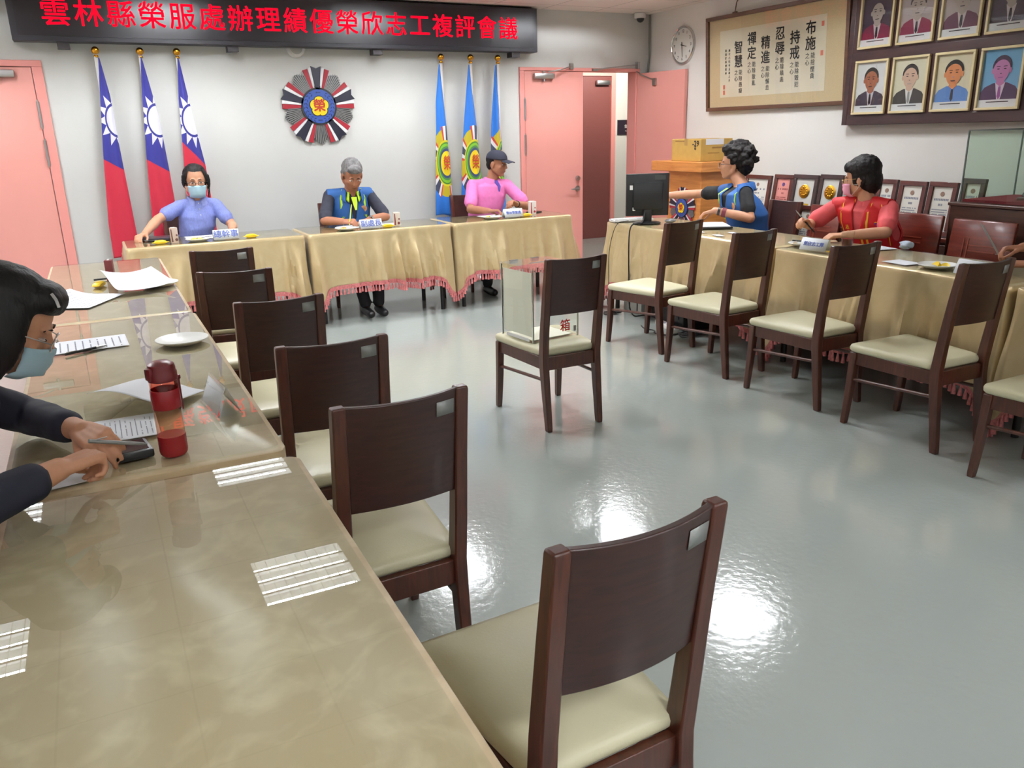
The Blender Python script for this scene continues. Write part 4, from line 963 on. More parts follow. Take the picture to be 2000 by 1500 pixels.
# back row, man in the cap
plate(3.21, 6.71, 'white plate in front of the man in the cap', 0)
fruit(3.175, 6.70, 0, 'yellow fruit wedge on the plate of the man in the cap', (232, 206, 90)); utensil(3.235, 6.71, 20, 'black fork on the plate of the man in the cap')
placard(3.405, 6.67, 0, '雲林榮服處', .030, 'acrylic name placard before the man in the cap')
snack(3.55, 6.675, 6, 'yellow wrapped snack beside the red carton')
carton(3.68, 6.80, 0, 'red and white carton cup near the right end of the back row', (226, 216, 212), (176, 44, 60), .12, .06, .05)
sheet(3.33, 6.89, 3, .28, .2, 'white paper in front of the man in the cap', 7)
def phone(x, y, deg, label, z=ZG, l=.15, w_=.074, h=.009):
    t = thing('mobile_phone', label, 'phone', (x, y, z), math.radians(deg))
    mb = MB(); mb.box((0, 0, h / 2), (l, w_, h), bev=.0025); obj('body', mb, M_black, t, world=False)
    mb = MB(); mb.box((0, 0, h + .0002), (l * .9, w_ * .9, .0008)); obj('screen', mb, mat('dark_screen', (14, 15, 22), .08), t, world=False); return t
phone(3.78, 6.95, 20, 'black phone lying by the red carton at the end of the back row')
# right row
t = thing('computer_monitor', 'black computer monitor seen from behind on the right table', 'monitor', (4.045, 5.5, ZG), math.radians(-21))
mb = MB(); mb.box((0, 0, .23), (.355, .03, .335), bev=.006); mb.box((0, -.018, .22), (.25, .03, .22), bev=.012); obj('casing', mb, M_black, t, world=False)
mb = MB(); mb.box((0, .016, .235), (.33, .003, .29)); obj('screen', mb, mat('screen_glow', (60, 70, 90), .1), t, world=False)
mb = MB(); mb.box((0, -.012, .07), (.07, .03, .14), bev=.006); obj('neck', mb, M_black, t, world=False)
mb = MB(); mb.lathe([(.115, 0), (.118, .006), (.1, .014), (.03, .02)], (0, 0, 0), Matrix.Diagonal((1, .8, 1)), 36); obj('stand', mb, M_black, t, world=False)
mb = MB(); mb.box((-.135, -.0155, .29), (.032, .001, .036)); obj('white_label', mb, M_white, t, world=False)
mb = MB(); mb.box((.10, -.0155, .365), (.09, .001, .035)); obj('maker_plate', mb, mat('dim_plate', (62, 64, 62), .4), t, world=False)
mb = MB(); mb.box((-.115, -.022, .12), (.022, .014, .028), bev=.003); obj('plug', mb, M_white, t, world=False)
t = thing('keyboard', 'white keyboard behind the monitor at the table corner', 'keyboard', (4.06, 5.74, ZG), math.radians(-10))
mb = MB(); mb.box((0, 0, .009), (.36, .12, .018), bev=.004); obj('body', mb, M_white, t, world=False)
mb = MB()
for i in range(15):
    for j in range(5): mb.box((-.16 + i * .023, -.044 + j * .022, .02), (.018, .017, .005))
obj('keys', mb, mat('keycap', (206, 206, 204), .5), t, world=False)
t = tag(obj('computer_mouse', (lambda b: b.ell((0, 0, .012), (.055, .032, .018)))(MB()), mat('mouse_silver', (150, 150, 154), .25, .4), None, world=False, smooth=180), 'silver computer mouse to the right of the monitor stand', 'mouse'); t.location = (4.21, 5.40, ZG + .006)
t = thing('document_folder', 'dark folder with white papers before the man in the blue vest', 'folder', (4.31, 5.0, ZG), math.radians(60))
mb = MB(); mb.box((0, 0, .006), (.34, .25, .012), bev=.003); obj('cover', mb, M_black, t, world=False)
mb = MB(); mb.box((.0, 0, .0145), (.31, .22, .005)); obj('paper', mb, M_paper, t, world=False)
for i, (x, y, d, w) in enumerate(((4.02, 4.82, 70, .16), (3.98, 4.55, 75, .10), (4.16, 4.58, 80, .12))):
    sheet(x, y, d, w, .05, ('long paper slip lying near the folder', 'small paper slip at the table edge behind the second chair', 'paper slip farther back on the monitor table')[i], 0, z=ZG, grp='paper slips')
plate(4.05, 3.82, 'white plate with pens and a fork left of the red vested person', 0)
pen(4.06, 3.83, -70, 'black pen lying across the plate near the red vested person', z=ZG + .026); utensil(4.03, 3.80, -55, 'white fork on the plate with pens', m=M_white); fruit(4.03, 3.86, 30, 'pale fruit wedge on the plate with pens', (226, 200, 150))
placard(3.925, 3.60, -84, '榮欣志工隊', .029, 'acrylic name placard on the red vested person\'s table')
snack(3.94, 3.445, -70, 'yellow wrapped snack beside the placard on the right row')
t = thing('glass_cup', 'clear cup with dark drink on the red vested person\'s table', 'cup', (4.20, 3.60, ZG))
mb = MB(); mb.lathe([(.03, 0), (.034, .003), (.04, .105), (.038, .105), (.032, .006), (.001, .005)], n=28); obj('glass', mb, M_clear, t, world=False)
mb = MB(); mb.lathe([(.001, .007), (.031, .007), (.034, .055), (.001, .055)], n=24); obj('drink', mb, mat('dark_tea', (92, 34, 32), .2), t, world=False)
sheet(4.33, 3.50, 80, .22, .16, 'white paper under the arm of the red vested person', 6)
t = thing('crumpled_tissue', 'pale blue cloth lying by the elbow of the red vested person', 'cloth', (4.43, 3.35, ZG))
mb = MB(); rnd = random.Random(4); mb.ell((0, 0, .02), (.05, .035, .025), n=24, m=14)
for v in mb.bm.verts: v.co += V((noise.noise(v.co * 40), noise.noise(v.co * 40 + V((9, 1, 3))), .6 * noise.noise(v.co * 40 + V((2, 7, 5))))) * .018
for v in mb.bm.verts: v.co.z = max(0, v.co.z)
obj('cloth', mb, mat('pale_blue_cloth', (196, 208, 226), .8), t, world=False)
sheet(3.975, 3.02, 84, .17, .13, 'blank cream card under the glass of the right row', 0, z=ZG, grp='paper slips')
plate(3.97, 2.80, 'white plate with yellow fruit alone on the right row', 0, .1); fruit(3.975, 2.80, 60, 'bright yellow fruit wedge on the lone plate, larger one', (246, 210, 40), 1.3); fruit(3.99, 2.765, 100, 'bright yellow fruit wedge on the lone plate, smaller one', (246, 214, 60), 1.0)
placard(3.88, 2.535, -98, '志工', .034, 'acrylic name placard half hidden by the fourth right chair')
# left row
ZL = ZG
carton(.035, 5.05, 80, 'dark red drink carton on the far left table', (112, 44, 48), (70, 24, 30))
snack(-.03, 4.87, 70, 'yellow wrapped snack on the far left table')
pen(-.005, 5.09, 10, 'short black pen beside the dark red carton', ln=.1)
plate(.265, 4.71, 'white plate with cutlery half under a curled paper', 0); utensil(.27, 4.70, 60, 'black fork on the plate under the curled paper')
sheet(.15, 4.73, 100, .44, .27, 'large white paper curled up over a plate on the far left table', 0, lambda u, v: .022 + .028 * (u * .5 + .5) + .02 * v * v + .018 * max(0, v) * math.sin(u * 2.5))
sheet(-.125, 4.45, 62, .36, .28, 'white programme sheet with pencil doodles on the far left table', 9, lambda u, v: .002 + .03 * max(0, v) ** 2)
sheet(-.10, 3.445, 92, .215, .285, 'white printed sheet with a black pen on the left table', 10)
pen(-.10, 3.33, 28, 'black pen lying along a white printed sheet', ln=.16, z=ZG + .0065)
plate(.23, 3.27, 'empty white plate on the left table', 0, .098)
sheet(.065, 2.545, 145, .24, .22, 'folded white paper curled behind the red bottle', 0, lambda u, v: .034 + .018 * math.sin(u * 2 + .6) + .014 * v)
sheet(-.03, 2.325, 90, .20, .20, 'white printed form under the hands of the woman in the foreground', 14)
sheet(-.19, 2.03, 100, .13, .16, 'grey shaded paper under the forearms of the foreground woman', 0, z=ZG, grp='paper slips')
t = thing('card_device', 'black thick handheld device before the hands of the foreground woman', 'device', (-.005, 2.105, ZG), math.radians(8))
mb = MB(); mb.box((0, 0, .011), (.085, .10, .022), bev=.005); obj('body', mb, M_black, t, world=False)
mb = MB(); mb.box((0, 0, .0224), (.066, .08, .001)); obj('screen', mb, mat('dark_screen', (14, 15, 22), .08), t, world=False)
placard(.245, 2.375, 96, '隊員', .05, 'acrylic name placard seen from its end near the red bottle', w_=.19)
# red water bottle
t = thing('water_bottle', 'red lidded clear water bottle on the left table', 'bottle', (.088, 2.06, ZG), math.radians(30))
M_redpl = mat('red_plastic', (150, 24, 34), .25); M_redd = mat('dark_red_plastic', (112, 26, 34), .3)
mb = MB(); mb.lathe([(.0325, .05), (.033, .06), (.0335, .12), (.033, .128), (.032, .128), (.032, .05)], n=36, cap=False); obj('body', mb, glassmat('red_tint_acrylic', (252, 236, 226), 1.0), t, world=False)
mb = MB(); mb.lathe([(.001, 0), (.029, 0), (.032, .004), (.0335, .012), (.0335, .052), (.001, .052)], n=36); obj('base_sleeve', mb, M_redpl, t, world=False)
mb = MB(); mb.lathe([(.0336, .122), (.0345, .124), (.034, .168), (.033, .17), (.03, .17), (.03, .122)], n=36, cap=False); obj('middle_sleeve', mb, M_redpl, t, world=False)
mb = MB(); mb.lathe([(.033, .168), (.0325, .19), (.029, .194), (.028, .194), (.031, .168)], n=36, cap=False); obj('neck', mb, glassmat('red_neck', (246, 206, 194), 1.0), t, world=False)
mb = MB(); mb.lathe([(.029, .19), (.034, .192), (.0345, .212), (.032, .216), (.0325, .222), (.03, .232), (.02, .238), (.001, .239)], n=36); obj('lid', mb, M_redd, t, world=False)
mb = MB(); mb.box((-.034, 0, .213), (.012, .022, .03), bev=.004); obj('latch', mb, M_redd, t, world=False)
mb = MB(); mb.box((.037, -.0, .148), (.009, .016, .085), bev=.003); mb.box((.038, 0, .19), (.012, .018, .012), bev=.003); obj('strap', mb, M_redd, t, world=False)
mb = MB(); rings = []
for i in range(7):
    a = -.2 - .8 * i / 6; rings.append([V((.0338 * math.cos(a), .0338 * math.sin(a), .072 + .012 * abs(i - 3) / 3)), V((.0338 * math.cos(a), .0338 * math.sin(a), .118))])
mb.loft(rings, cap=False, closed=False); obj('label', mb, M_white, t, world=False)
# ballot box on the lone chair
t = thing('ballot_box', 'clear acrylic ballot box with a red character, standing on the lone chair', 'ballot box', (2.06, 3.74, .4445), math.radians(7))
bw_, bd, bh = .30, .29, .385; a = bw_ / 2; b = bd / 2
mb = MB()
for lo, hi in (((-a, -b, 0), (a, -b + .005, bh)), ((-a, b - .005, 0), (a, b, bh)), ((-a, -b + .005, 0), (-a + .005, b - .005, bh)), ((a - .005, -b + .005, 0), (a, b - .005, bh)), ((-a + .005, -b + .005, 0), (a - .005, b - .005, .005))): mb.bb(lo, hi)
obj('acrylic_walls', mb, M_clear, t, world=False)
mb = MB(); mb.bb((-a - .006, -b - .006, bh), (a + .006, b + .006, bh + .008)); obj('lid', mb, M_clear, t, world=False)
mb = MB()
for s in (-1, 1):
    for r in (-1, 1): mb.bb((s * a - .004 - (.004 if s > 0 else 0) + (.004 if s < 0 else 0), r * b - .005 if r > 0 else r * b, .0), (s * a + .004 - (.004 if s > 0 else 0) + (.004 if s < 0 else 0), r * b if r > 0 else r * b + .005, bh))
obj('edge_strip', mb, mat('frosted_edge', (214, 214, 204), .4), t, world=False)
mb = MB(); mb.bb((-a + .007, -b + .02, .03), (-a + .009, b - .012, bh - .02)); obj('side_paper', mb, mat('ivory_paper', (250, 247, 230), .8), t, world=False)
mb = MB(); mb.bb((-a + .02, -b + .03, .006), (a - .02, b - .02, .009)); obj('ballot_papers', mb, mat('ivory_paper', (250, 247, 230), .8), t, world=False)
mb = MB(); mb.box((.02, 0, bh + .0084), (.16, .012, .001)); obj('slot', mb, M_ink, t, world=False)
mb = MB(); mb.box((-.06, b + .006, bh), (.05, .01, .02)); mb.box((.08, b + .006, bh), (.05, .01, .02)); obj('hinge', mb, M_steel, t, world=False)
mb = MB(); mb.box((a - .03, -b - .004, .045), (.014, .008, .03)); obj('lock', mb, M_steel, t, world=False)
mb = MB(); mb.bb((-a - .003, -b + .03, .005), (-a - .0005, b - .05, .022)); obj('side_strip', mb, M_white, t, world=False)
texts('lettering', [('箱', .068, basemat(t) @ frame((.06, -b - .0012, .064), (1, 0, 0), (0, 0, 1)))], M_redink, t, bold=.0009)
# ------------------------------------------------------------------ right side of the room
t = thing('podium', 'honey coloured wooden podium with a beamed emblem on its front', 'podium', (5.43, 6.55, 0))
mb = MB(); mb.bb((5.24, 6.27, .06), (5.64, 6.78, 1.085)); obj('body', mb, M_oak, t, bevel=.006)
mb = MB(); mb.bb((5.21, 6.22, 0), (5.66, 6.83, .06)); obj('plinth', mb, M_oak, t, bevel=.004)
mb = MB(); mb.bb((5.18, 6.2, 1.085), (5.67, 6.99, 1.182)); obj('top', mb, M_oak, t, bevel=.006)
emblem(t, frame((5.236, 6.53, .735), (0, -1, 0), (0, 0, 1)), .205)
t = thing('cardboard_box', 'closed cardboard box with black handwriting on top of the podium', 'box', (5.43, 6.52, 1.183))
mb = MB(); mb.bb((5.245, 6.30, 1.183), (5.63, 6.745, 1.39)); obj('carton', mb, mat('cardboard', (196, 160, 84), .7, var=.05, scale=20), t, bevel=.004)
mb = MB(); mb.bb((5.243, 6.50, 1.3905), (5.632, 6.55, 1.3925)); mb.bb((5.2435, 6.50, 1.33), (5.2447, 6.55, 1.3925)); obj('tape', mb, mat('parcel_tape', (176, 140, 80), .3), t)
mb = MB(); mb.bb((5.30, 6.2985, 1.335), (5.52, 6.2998, 1.388)); obj('paper_label', mb, M_paper, t)
texts('handwriting', [('-29', .075, frame((5.244, 6.38, 1.345), (0, -1, 0), (0, 0, 1))), ('6', .05, frame((5.244, 6.385, 1.305), (0, -1, 0), (0, 0, 1))), ('+4', .06, frame((5.56, 6.299, 1.25), (1, 0, 0), (0, 0, 1)))], M_blackink, t, bold=.002)
mb = MB(); mb.bb((5.2438, 6.52, 1.365), (5.2448, 6.69, 1.375)); mb.bb((5.38, 6.2985, 1.30), (5.50, 6.2995, 1.315)); mb.bb((5.33, 6.2985, 1.255), (5.47, 6.2995, 1.262)); obj('print', mb, mat('box_print', (150, 112, 60), .7), t)
# ledge with plaques
t = thing('low_cabinet', 'long low brown cabinet against the right wall under the leaning plaques', 'cabinet', (5.56, 4.78, 0))
mb = MB(); mb.bb((5.38, 3.58, .05), (5.76, 5.98, .67)); obj('body', mb, M_brown, t, bevel=.004)
mb = MB(); mb.bb((5.36, 3.575, .67), (5.765, 5.99, .70)); obj('top', mb, M_redwood, t, bevel=.004)
for k in range(4):
    mb = MB(); y = 3.6 + k * .595; mb.bb((5.365, y, .08), (5.38, y + .575, .65)); dr_ = obj('door', mb, M_brown, t, bevel=.003)
    mb = MB(); mb.ell((5.358, y + .04, .4), (.01, .01, .01)); obj('knob', mb, M_steel, dr_)
t = thing('low_bench', 'low wooden bench in front of the plaque cabinet', 'bench', (5.25, 4.6, 0))
mb = MB(); mb.bb((5.17, 4.15, .42), (5.345, 5.0, .455)); obj('top', mb, M_redwood, t, bevel=.004)
for x in (5.2, 5.31):
    for y in (4.2, 4.95): mb = MB(); mb.bb((x - .02, y - .02, 0), (x + .02, y + .02, .42)); obj('leg', mb, M_redwood, t)
M_cert = mat('certificate', (228, 226, 216), .5); M_pcert = mat('pink_certificate', (224, 150, 140), .5); M_gold2 = mat('medal_gold', (206, 148, 44), .3, .9); M_gplate = mat('gold_plate', (220, 184, 60), .35, .5); M_vel = mat('pale_velvet', (206, 204, 196), .8); M_seal = mat('seal_brown', (150, 120, 104), .6); M_red2 = mat('seal_pinkred', (206, 96, 90), .6)
def plaque(y0, y1, x, zb, zt, kind, label, wood_=None, lean=.13):
    """a framed award leaning back on the wall; y0 is its left edge as seen"""
    t = thing('award_plaque', label, 'plaque', (x, (y0 + y1) / 2, zb), group='award plaques leaning by the right wall')
    w_ = y0 - y1; up = V((lean, 0, 1)).normalized(); h_ = (zt - zb) / up.z; M = frame((x, y0, zb), (0, -1, 0), up)
    f = .035; mb = MB(); mb.prism([(0, 0), (w_, 0), (w_, h_), (0, h_)], M, .012)
    for q in ([(0, 0), (w_, 0), (w_, f), (0, f)], [(0, h_ - f), (w_, h_ - f), (w_, h_), (0, h_)], [(0, f), (f, f), (f, h_ - f), (0, h_ - f)], [(w_ - f, f), (w_, f), (w_, h_ - f), (w_ - f, h_ - f)]): mb.prism(q, M, .028)
    obj('frame', mb, wood_ or M_plaque, t, bevel=.003)
    mb = MB(); mb.prism([(f, f), (w_ - f, f), (w_ - f, h_ - f), (f, h_ - f)], M @ Matrix.Translation((0, 0, .012)), .003); obj('panel', mb, {'cert': M_cert, 'pink': M_pcert, 'medal': M_vel}[kind], t)
    T = lambda a, b, z=.0155: M @ Matrix.Translation((a, b, z))
    if kind == 'medal':
        mb = MB(); mb.lathe([(.001, 0), (.055, 0), (.058, .004), (.05, .009), (.001, .01)], T(w_ / 2, h_ * .64).translation, M.to_3x3(), 30)
        for k in range(10): a = 2 * PI * k / 10; mb.ell(T(w_ / 2 + .034 * math.cos(a), h_ * .64 + .034 * math.sin(a), .025).translation, (.009, .009, .004), M.to_3x3(), 8, 4)
        obj('medal', mb, M_gold2, t)
        mb = MB(); mb.prism([(w_ * .25, h_ * .22), (w_ * .75, h_ * .22), (w_ * .75, h_ * .38), (w_ * .25, h_ * .38)], T(0, 0), .003); obj('title_plate', mb, M_gplate, t)
    else:
        mb = MB(); mb.lathe([(.001, 0), (.017, 0), (.017, .001), (.001, .001)], T(w_ / 2, h_ - .085).translation, M.to_3x3(), 20)
        obj('seal', mb, M_seal if kind == 'cert' else mat('seal_violet', (96, 70, 130), .6), t)
        mb = MB(); rnd = random.Random(int(y0 * 100)); b = h_ - .125; k = 0
        while b > .06:
            e = .008 if k in (0, 1) else .0045; l = .76 if k == 0 else .24 if k == 1 else .8; n = 16 if k > 1 else 9
            for q in range(n):
                if rnd.random() < .15: continue
                a0 = w_ / 2 + (w_ - 2 * f) * l * (q / n - .5); mb.prism([(a0, b - e), (a0 + (w_ - 2 * f) * l / n * .75, b - e), (a0 + (w_ - 2 * f) * l / n * .75, b + e), (a0, b + e)], T(0, 0, .0151), .0004)
            b -= .036 if k < 2 else .0165; k += 1
        obj('printed_text', mb, M_ink if kind == 'cert' else mat('pink_print', (150, 70, 70), .7), t)
plaque(5.99, 5.66, 5.52, .701, 1.06, 'cert', 'wood framed award plaque leaning by the podium, half hidden by the man in blue vest')
plaque(5.60, 5.375, 5.50, .701, 1.075, 'pink', 'award plaque with a pink certificate leaning on the right wall')
plaque(5.345, 5.07, 5.47, .701, 1.085, 'medal', 'dark award plaque with a plain round gold medal', M_frame)
plaque(5.04, 4.80, 5.46, .701, 1.095, 'medal', 'dark award plaque with a flower shaped gold medal left of the red vested person', M_frame)
plaque(4.74, 4.48, 5.46, .701, 1.085, 'cert', 'white certificate plaque partly hidden by the red vested person\'s head')
plaque(4.465, 4.285, 5.46, .701, 1.08, 'cert', 'white certificate plaque just right of the red vested person\'s head')
plaque(4.265, 4.035, 5.46, .701, 1.075, 'cert', 'white certificate plaque second to the right of the red vested person\'s head')
plaque(4.015, 3.79, 5.46, .701, 1.078, 'cert', 'white certificate plaque directly left of the glass case')
plaque(3.765, 3.59, 5.46, .701, 1.11, 'cert', 'grey framed certificate plaque seen through the glass case', M_frame)
plaque(5.02, 4.80, 5.21, .456, .86, 'cert', 'white certificate plaque standing low on the bench, left of the pen hand')
plaque(4.77, 4.57, 5.21, .456, .86, 'cert', 'certificate plaque low on the bench behind the red vested person\'s shoulder')
# brown cabinet with the glass case
t = thing('display_cabinet', 'tall brown wooden cabinet at the right edge under the glass case', 'cabinet', (5.4, 2.7, 0))
mb = MB(); mb.bb((5.08, 1.9, .03), (5.765, 3.55, .965)); obj('body', mb, M_brown, t, bevel=.004)
mb = MB(); mb.bb((5.065, 1.89, .965), (5.767, 3.56, .985)); obj('top', mb, M_brown, t, bevel=.004)
t = thing('glass_case', 'clear glass display case standing on the brown cabinet', 'display case', (5.4, 2.8, .986))
mb = MB(); x0, x1, y0, y1, z0, z1 = 5.13, 5.70, 2.1, 3.52, .986, 1.432
mb.bb((x0, y0, z0), (x0 + .006, y1, z1)); mb.bb((x1 - .006, y0, z0), (x1, y1, z1)); mb.bb((x0 + .006, y1 - .006, z0), (x1 - .006, y1, z1)); mb.bb((x0 + .006, y0, z0), (x1 - .006, y0 + .006, z1)); mb.bb((x0, y0, z1), (x1, y1, z1 + .006)); obj('glass', mb, M_greenglass, t)
mb = MB()
for x in (x0, x1):
    for y in (y0, y1): mb.bb((x - .004, y - .004, z0), (x + .004, y + .004, z1 + .006))
for x in (x0, x1): mb.bb((x - .003, y0, z1 + .003), (x + .003, y1, z1 + .009))
for y in (y0, y1): mb.bb((x0, y - .003, z1 + .003), (x1, y + .003, z1 + .009))
obj('edge_seal', mb, mat('edge_grey', (96, 104, 100), .4), t)
mb = MB(); mb.bb((x0 + .01, y0 + .01, z0 + .001), (x1 - .01, y1 - .01, z0 + .018)); obj('red_cloth', mb, mat('crimson_cloth', (130, 30, 44), .8), t)
t = thing('wood_carving', 'dark polished wood carving inside the glass case', 'carving', (5.42, 3.02, 1.005))
mb = MB(); rings = []
for i in range(13):
    q = i / 12; y = 3.28 - .62 * q; w_ = .02 + .13 * math.sin(PI * q) ** .7; h_ = .012 + .085 * math.sin(PI * (q ** .8)) ** .9
    rings.append([V((5.42 + w_ * math.cos(a), y, 1.022 + h_ * (.9 if math.sin(a) > 0 else .2) * math.sin(a) + .012 * math.sin(q * 9 + a))) for a in [2 * PI * k / 16 for k in range(16)]])
mb.loft(rings); obj('carving', mb, mat('polished_root', (62, 32, 28), .2), t, smooth=180)
mb = MB(); mb.bb((5.28, 2.72, 1.0045), (5.56, 3.24, 1.022)); obj('base', mb, M_brown, t, bevel=.004)
# rosewood chairs behind the right tables
def redchair(x, y, deg, label, w_=.44, ht=.90):
    t = thing('rosewood_chair', label, 'chair', (x, y, 0), math.radians(deg), 'rosewood chairs behind the right tables')
    mb = MB(); mb.box((0, .24, .425), (w_, .44, .045), bev=.008); obj('seat', mb, M_redwood, t, world=False)
    mb = MB(); F = Matrix.Rotation(.13, 3, 'X'); c = V((0, -.02, .72)); mb.box(c, (w_, .03, .36), F, .012); bk = obj('backrest', mb, M_redwood, t, world=False)
    mb = MB()                                                       # carved lines, two across and two down
    for z in (-.015, .02): mb.box(c + F @ V((-.02, .016, z)), (w_ * .42, .005, .007), F)
    for xx in (.075, .105): mb.box(c + F @ V((xx, .016, -.03)), (.007, .005, .18), F)
    obj('carved_line', mb, mat('carved_highlight', (140, 70, 52), .3), bk, world=False)
    for s in (-1, 1):
        mb = MB(); mb.box((s * (w_ / 2 - .025), .0, .27), (.04, .04, .54)); obj('rear_leg', mb, M_redwood, t, world=False, bevel=.004)
        mb = MB(); mb.box((s * (w_ / 2 - .025), .43, .2), (.04, .04, .4)); obj('front_leg', mb, M_redwood, t, world=False, bevel=.004)
    return t
redchair(5.02, 4.56, 90, 'rosewood chair between the man in blue vest and the red vested person', .30)
redchair(5.00, 3.80, 90, 'rosewood chair the red vested person sits on', .5)
redchair(4.93, 3.22, 90, 'rosewood chair with carved lines in front of the brown cabinet', .42)
chair(5.08, 5.05, 90, 'dark dining chair the man in the blue vest sits on by the monitor', gs)
# under the monitor table
t = thing('equipment_box', 'flat black equipment box on the floor under the monitor table', 'box', (4.12, 5.05, 0), math.radians(80))
mb = MB(); mb.box((0, 0, .075), (.55, .34, .15), bev=.01); obj('casing', mb, M_black, t, world=False)
mb = MB(); mb.box((0, .1715, .09), (.4, .004, .03)); obj('vent', mb, M_dark, t, world=False)
t = thing('computer_tower', 'small grey computer tower on the floor under the monitor table', 'computer', (4.03, 5.58, 0), math.radians(80))
mb = MB(); mb.box((0, 0, .09), (.34, .1, .18), bev=.006); obj('case', mb, mat('tower_grey', (176, 176, 170), .5), t, world=False)
mb = MB(); mb.box((-.1, .0505, .09), (.02, .003, .15)); mb.box((.05, .0505, .09), (.02, .003, .15)); obj('side_groove', mb, M_dark, t, world=False)
t = thing('power_strip', 'white power strip on the floor by the second right chair', 'power strip', (3.86, 4.95, 0), math.radians(75))
mb = MB(); mb.box((0, 0, .018), (.36, .055, .036), bev=.006); obj('casing', mb, M_white, t, world=False)
for k in range(4): mb = MB(); mb.box((-.12 + k * .08, 0, .0365), (.035, .03, .002)); obj('socket', mb, M_ink, t, world=False)
def cable(pts, r, label, m=M_black):
    c = bpy.data.curves.new('cable', 'CURVE'); c.dimensions = '3D'; c.bevel_depth = r; c.bevel_resolution = 2; s = c.splines.new('NURBS'); s.points.add(len(pts) - 1); s.use_endpoint_u = True; s.order_u = 3
    for p, q in zip(s.points, pts): p.co = (*q, 1)
    o = bpy.data.objects.new('cable', c); C.objects.link(o); dg = bpy.context.evaluated_depsgraph_get(); me = bpy.data.meshes.new_from_object(o.evaluated_get(dg)); bpy.data.objects.remove(o); me.materials.clear()
    return tag(finish('cable', me, m, None, True, 180), label, 'cable')
cable([(4.0, 5.47, .85), (3.98, 5.45, .765), (3.9, 5.44, .765), (3.85, 5.44, .76), (3.822, 5.43, .70), (3.815, 5.42, .5), (3.81, 5.40, .3), (3.80, 5.38, .1), (3.83, 5.36, .02), (3.9, 5.36, .02), (4.05, 5.36, .02)], .006, 'thick black cable hanging from the monitor over the champagne cloth')
cable([(3.98, 5.665, .765), (3.95, 5.68, .762), (3.86, 5.67, .755), (3.81, 5.68, .6), (3.80, 5.69, .45), (3.79, 5.66, .2), (3.80, 5.72, .03), (3.9, 5.76, .02)], .003, 'thin black cable hanging left of the monitor cable')
rnd = random.Random(11)
def coil(cx, cy, n, r, label, rr=.004):
    pts = []
    for k in range(n * 9): a = 2 * PI * k / 9; q = r * (1 + .3 * math.sin(k * 1.7)); pts.append((cx + q * math.cos(a) + .02 * math.sin(k), cy + q * .8 * math.sin(a), .006 + .012 * (k % 5) / 4 + .004 * (k // 9)))
    cable(pts, rr, label)
coil(3.86, 4.66, 4, .075, 'tangle of black cable on the floor behind the second right chair')
coil(3.80, 5.62, 3, .06, 'loop of black cable on the floor at the monitor table\'s corner', .005)
cable([(3.74, 5.12, .006), (3.68, 5.02, .006), (3.74, 4.93, .006), (3.66, 4.86, .006), (3.70, 4.76, .006), (3.80, 4.72, .006), (3.92, 4.8, .006)], .0045, 'black cable snaking across the floor by the power strip')
# ------------------------------------------------------------------ people
def hand(mb, wrist, d, pn, side, curl=.5, sc=1.0, spread=.16, fr=.0085, tcurl=.4, curls=None):
    """palm, four fingers and a thumb as rounded pieces. d: towards the fingers, pn: out of the palm, side: +1 thumb on the cross(d, pn) side"""
    d = V(d).normalized(); pn = V(pn); pn = (pn - d * pn.dot(d)).normalized(); a = d.cross(pn).normalized() * side; w = V(wrist)
    P = lambda f, s, n: w + (d * f + a * s + pn * n) * sc
    offs = [.028, .009, -.010, -.027]; lens = [.071, .079, .073, .058]
    for i, o in enumerate(offs):
        k = P(.086 - abs(i - 1) * .004, o, -.003); mb.cone(P(.006, o * .62, 0), k, .0145 * sc, .0118 * sc, 10, 3)
        p = k; ang = .22 * curl; L_ = lens[i] * sc; c_ = curls[i] if curls else curl
        for q, fr_ in ((.45, 1.0), (.31, .93), (.24, .82)):
            ang += c_ * (.95 if q == .45 else .85)
            dd = (d * math.cos(ang) + pn * math.sin(ang) + a * (o / .03) * spread * .5 * (1 - c_ * .6)).normalized(); e = p + dd * L_ * q
            mb.cone(p, e, fr * fr_ * sc * (1.06 if i < 3 else .92), fr * fr_ * .93 * sc * (1.06 if i < 3 else .92), 9, 3); p = e
    b = P(.016, .022, .008); m1 = P(.05, .047, .016 + .014 * tcurl); mb.cone(b, m1, .0145 * sc, .0108 * sc, 9, 3)
    t1 = m1 + (d * .8 + a * (.45 - tcurl * .6) + pn * (.25 + .5 * tcurl)).normalized() * .032 * sc; mb.cone(m1, t1, .0103 * sc, .0095 * sc, 9, 3)
    t2 = t1 + (d * .9 + a * (.1 - tcurl * .7) + pn * (.2 + .4 * tcurl)).normalized() * .025 * sc; mb.cone(t1, t2, .0095 * sc, .0078 * sc, 9, 3)
def headframe(look, tilt=0.0):
    """frame of a head: x to the person's right, y out of the face, z up through the crown"""
    y = V(look).normalized(); x = y.cross(V((0, 0, 1))).normalized(); z = x.cross(y).normalized()
    R = Matrix.Rotation(tilt, 3, y); return Matrix((R @ x, y, R @ z)).transposed()
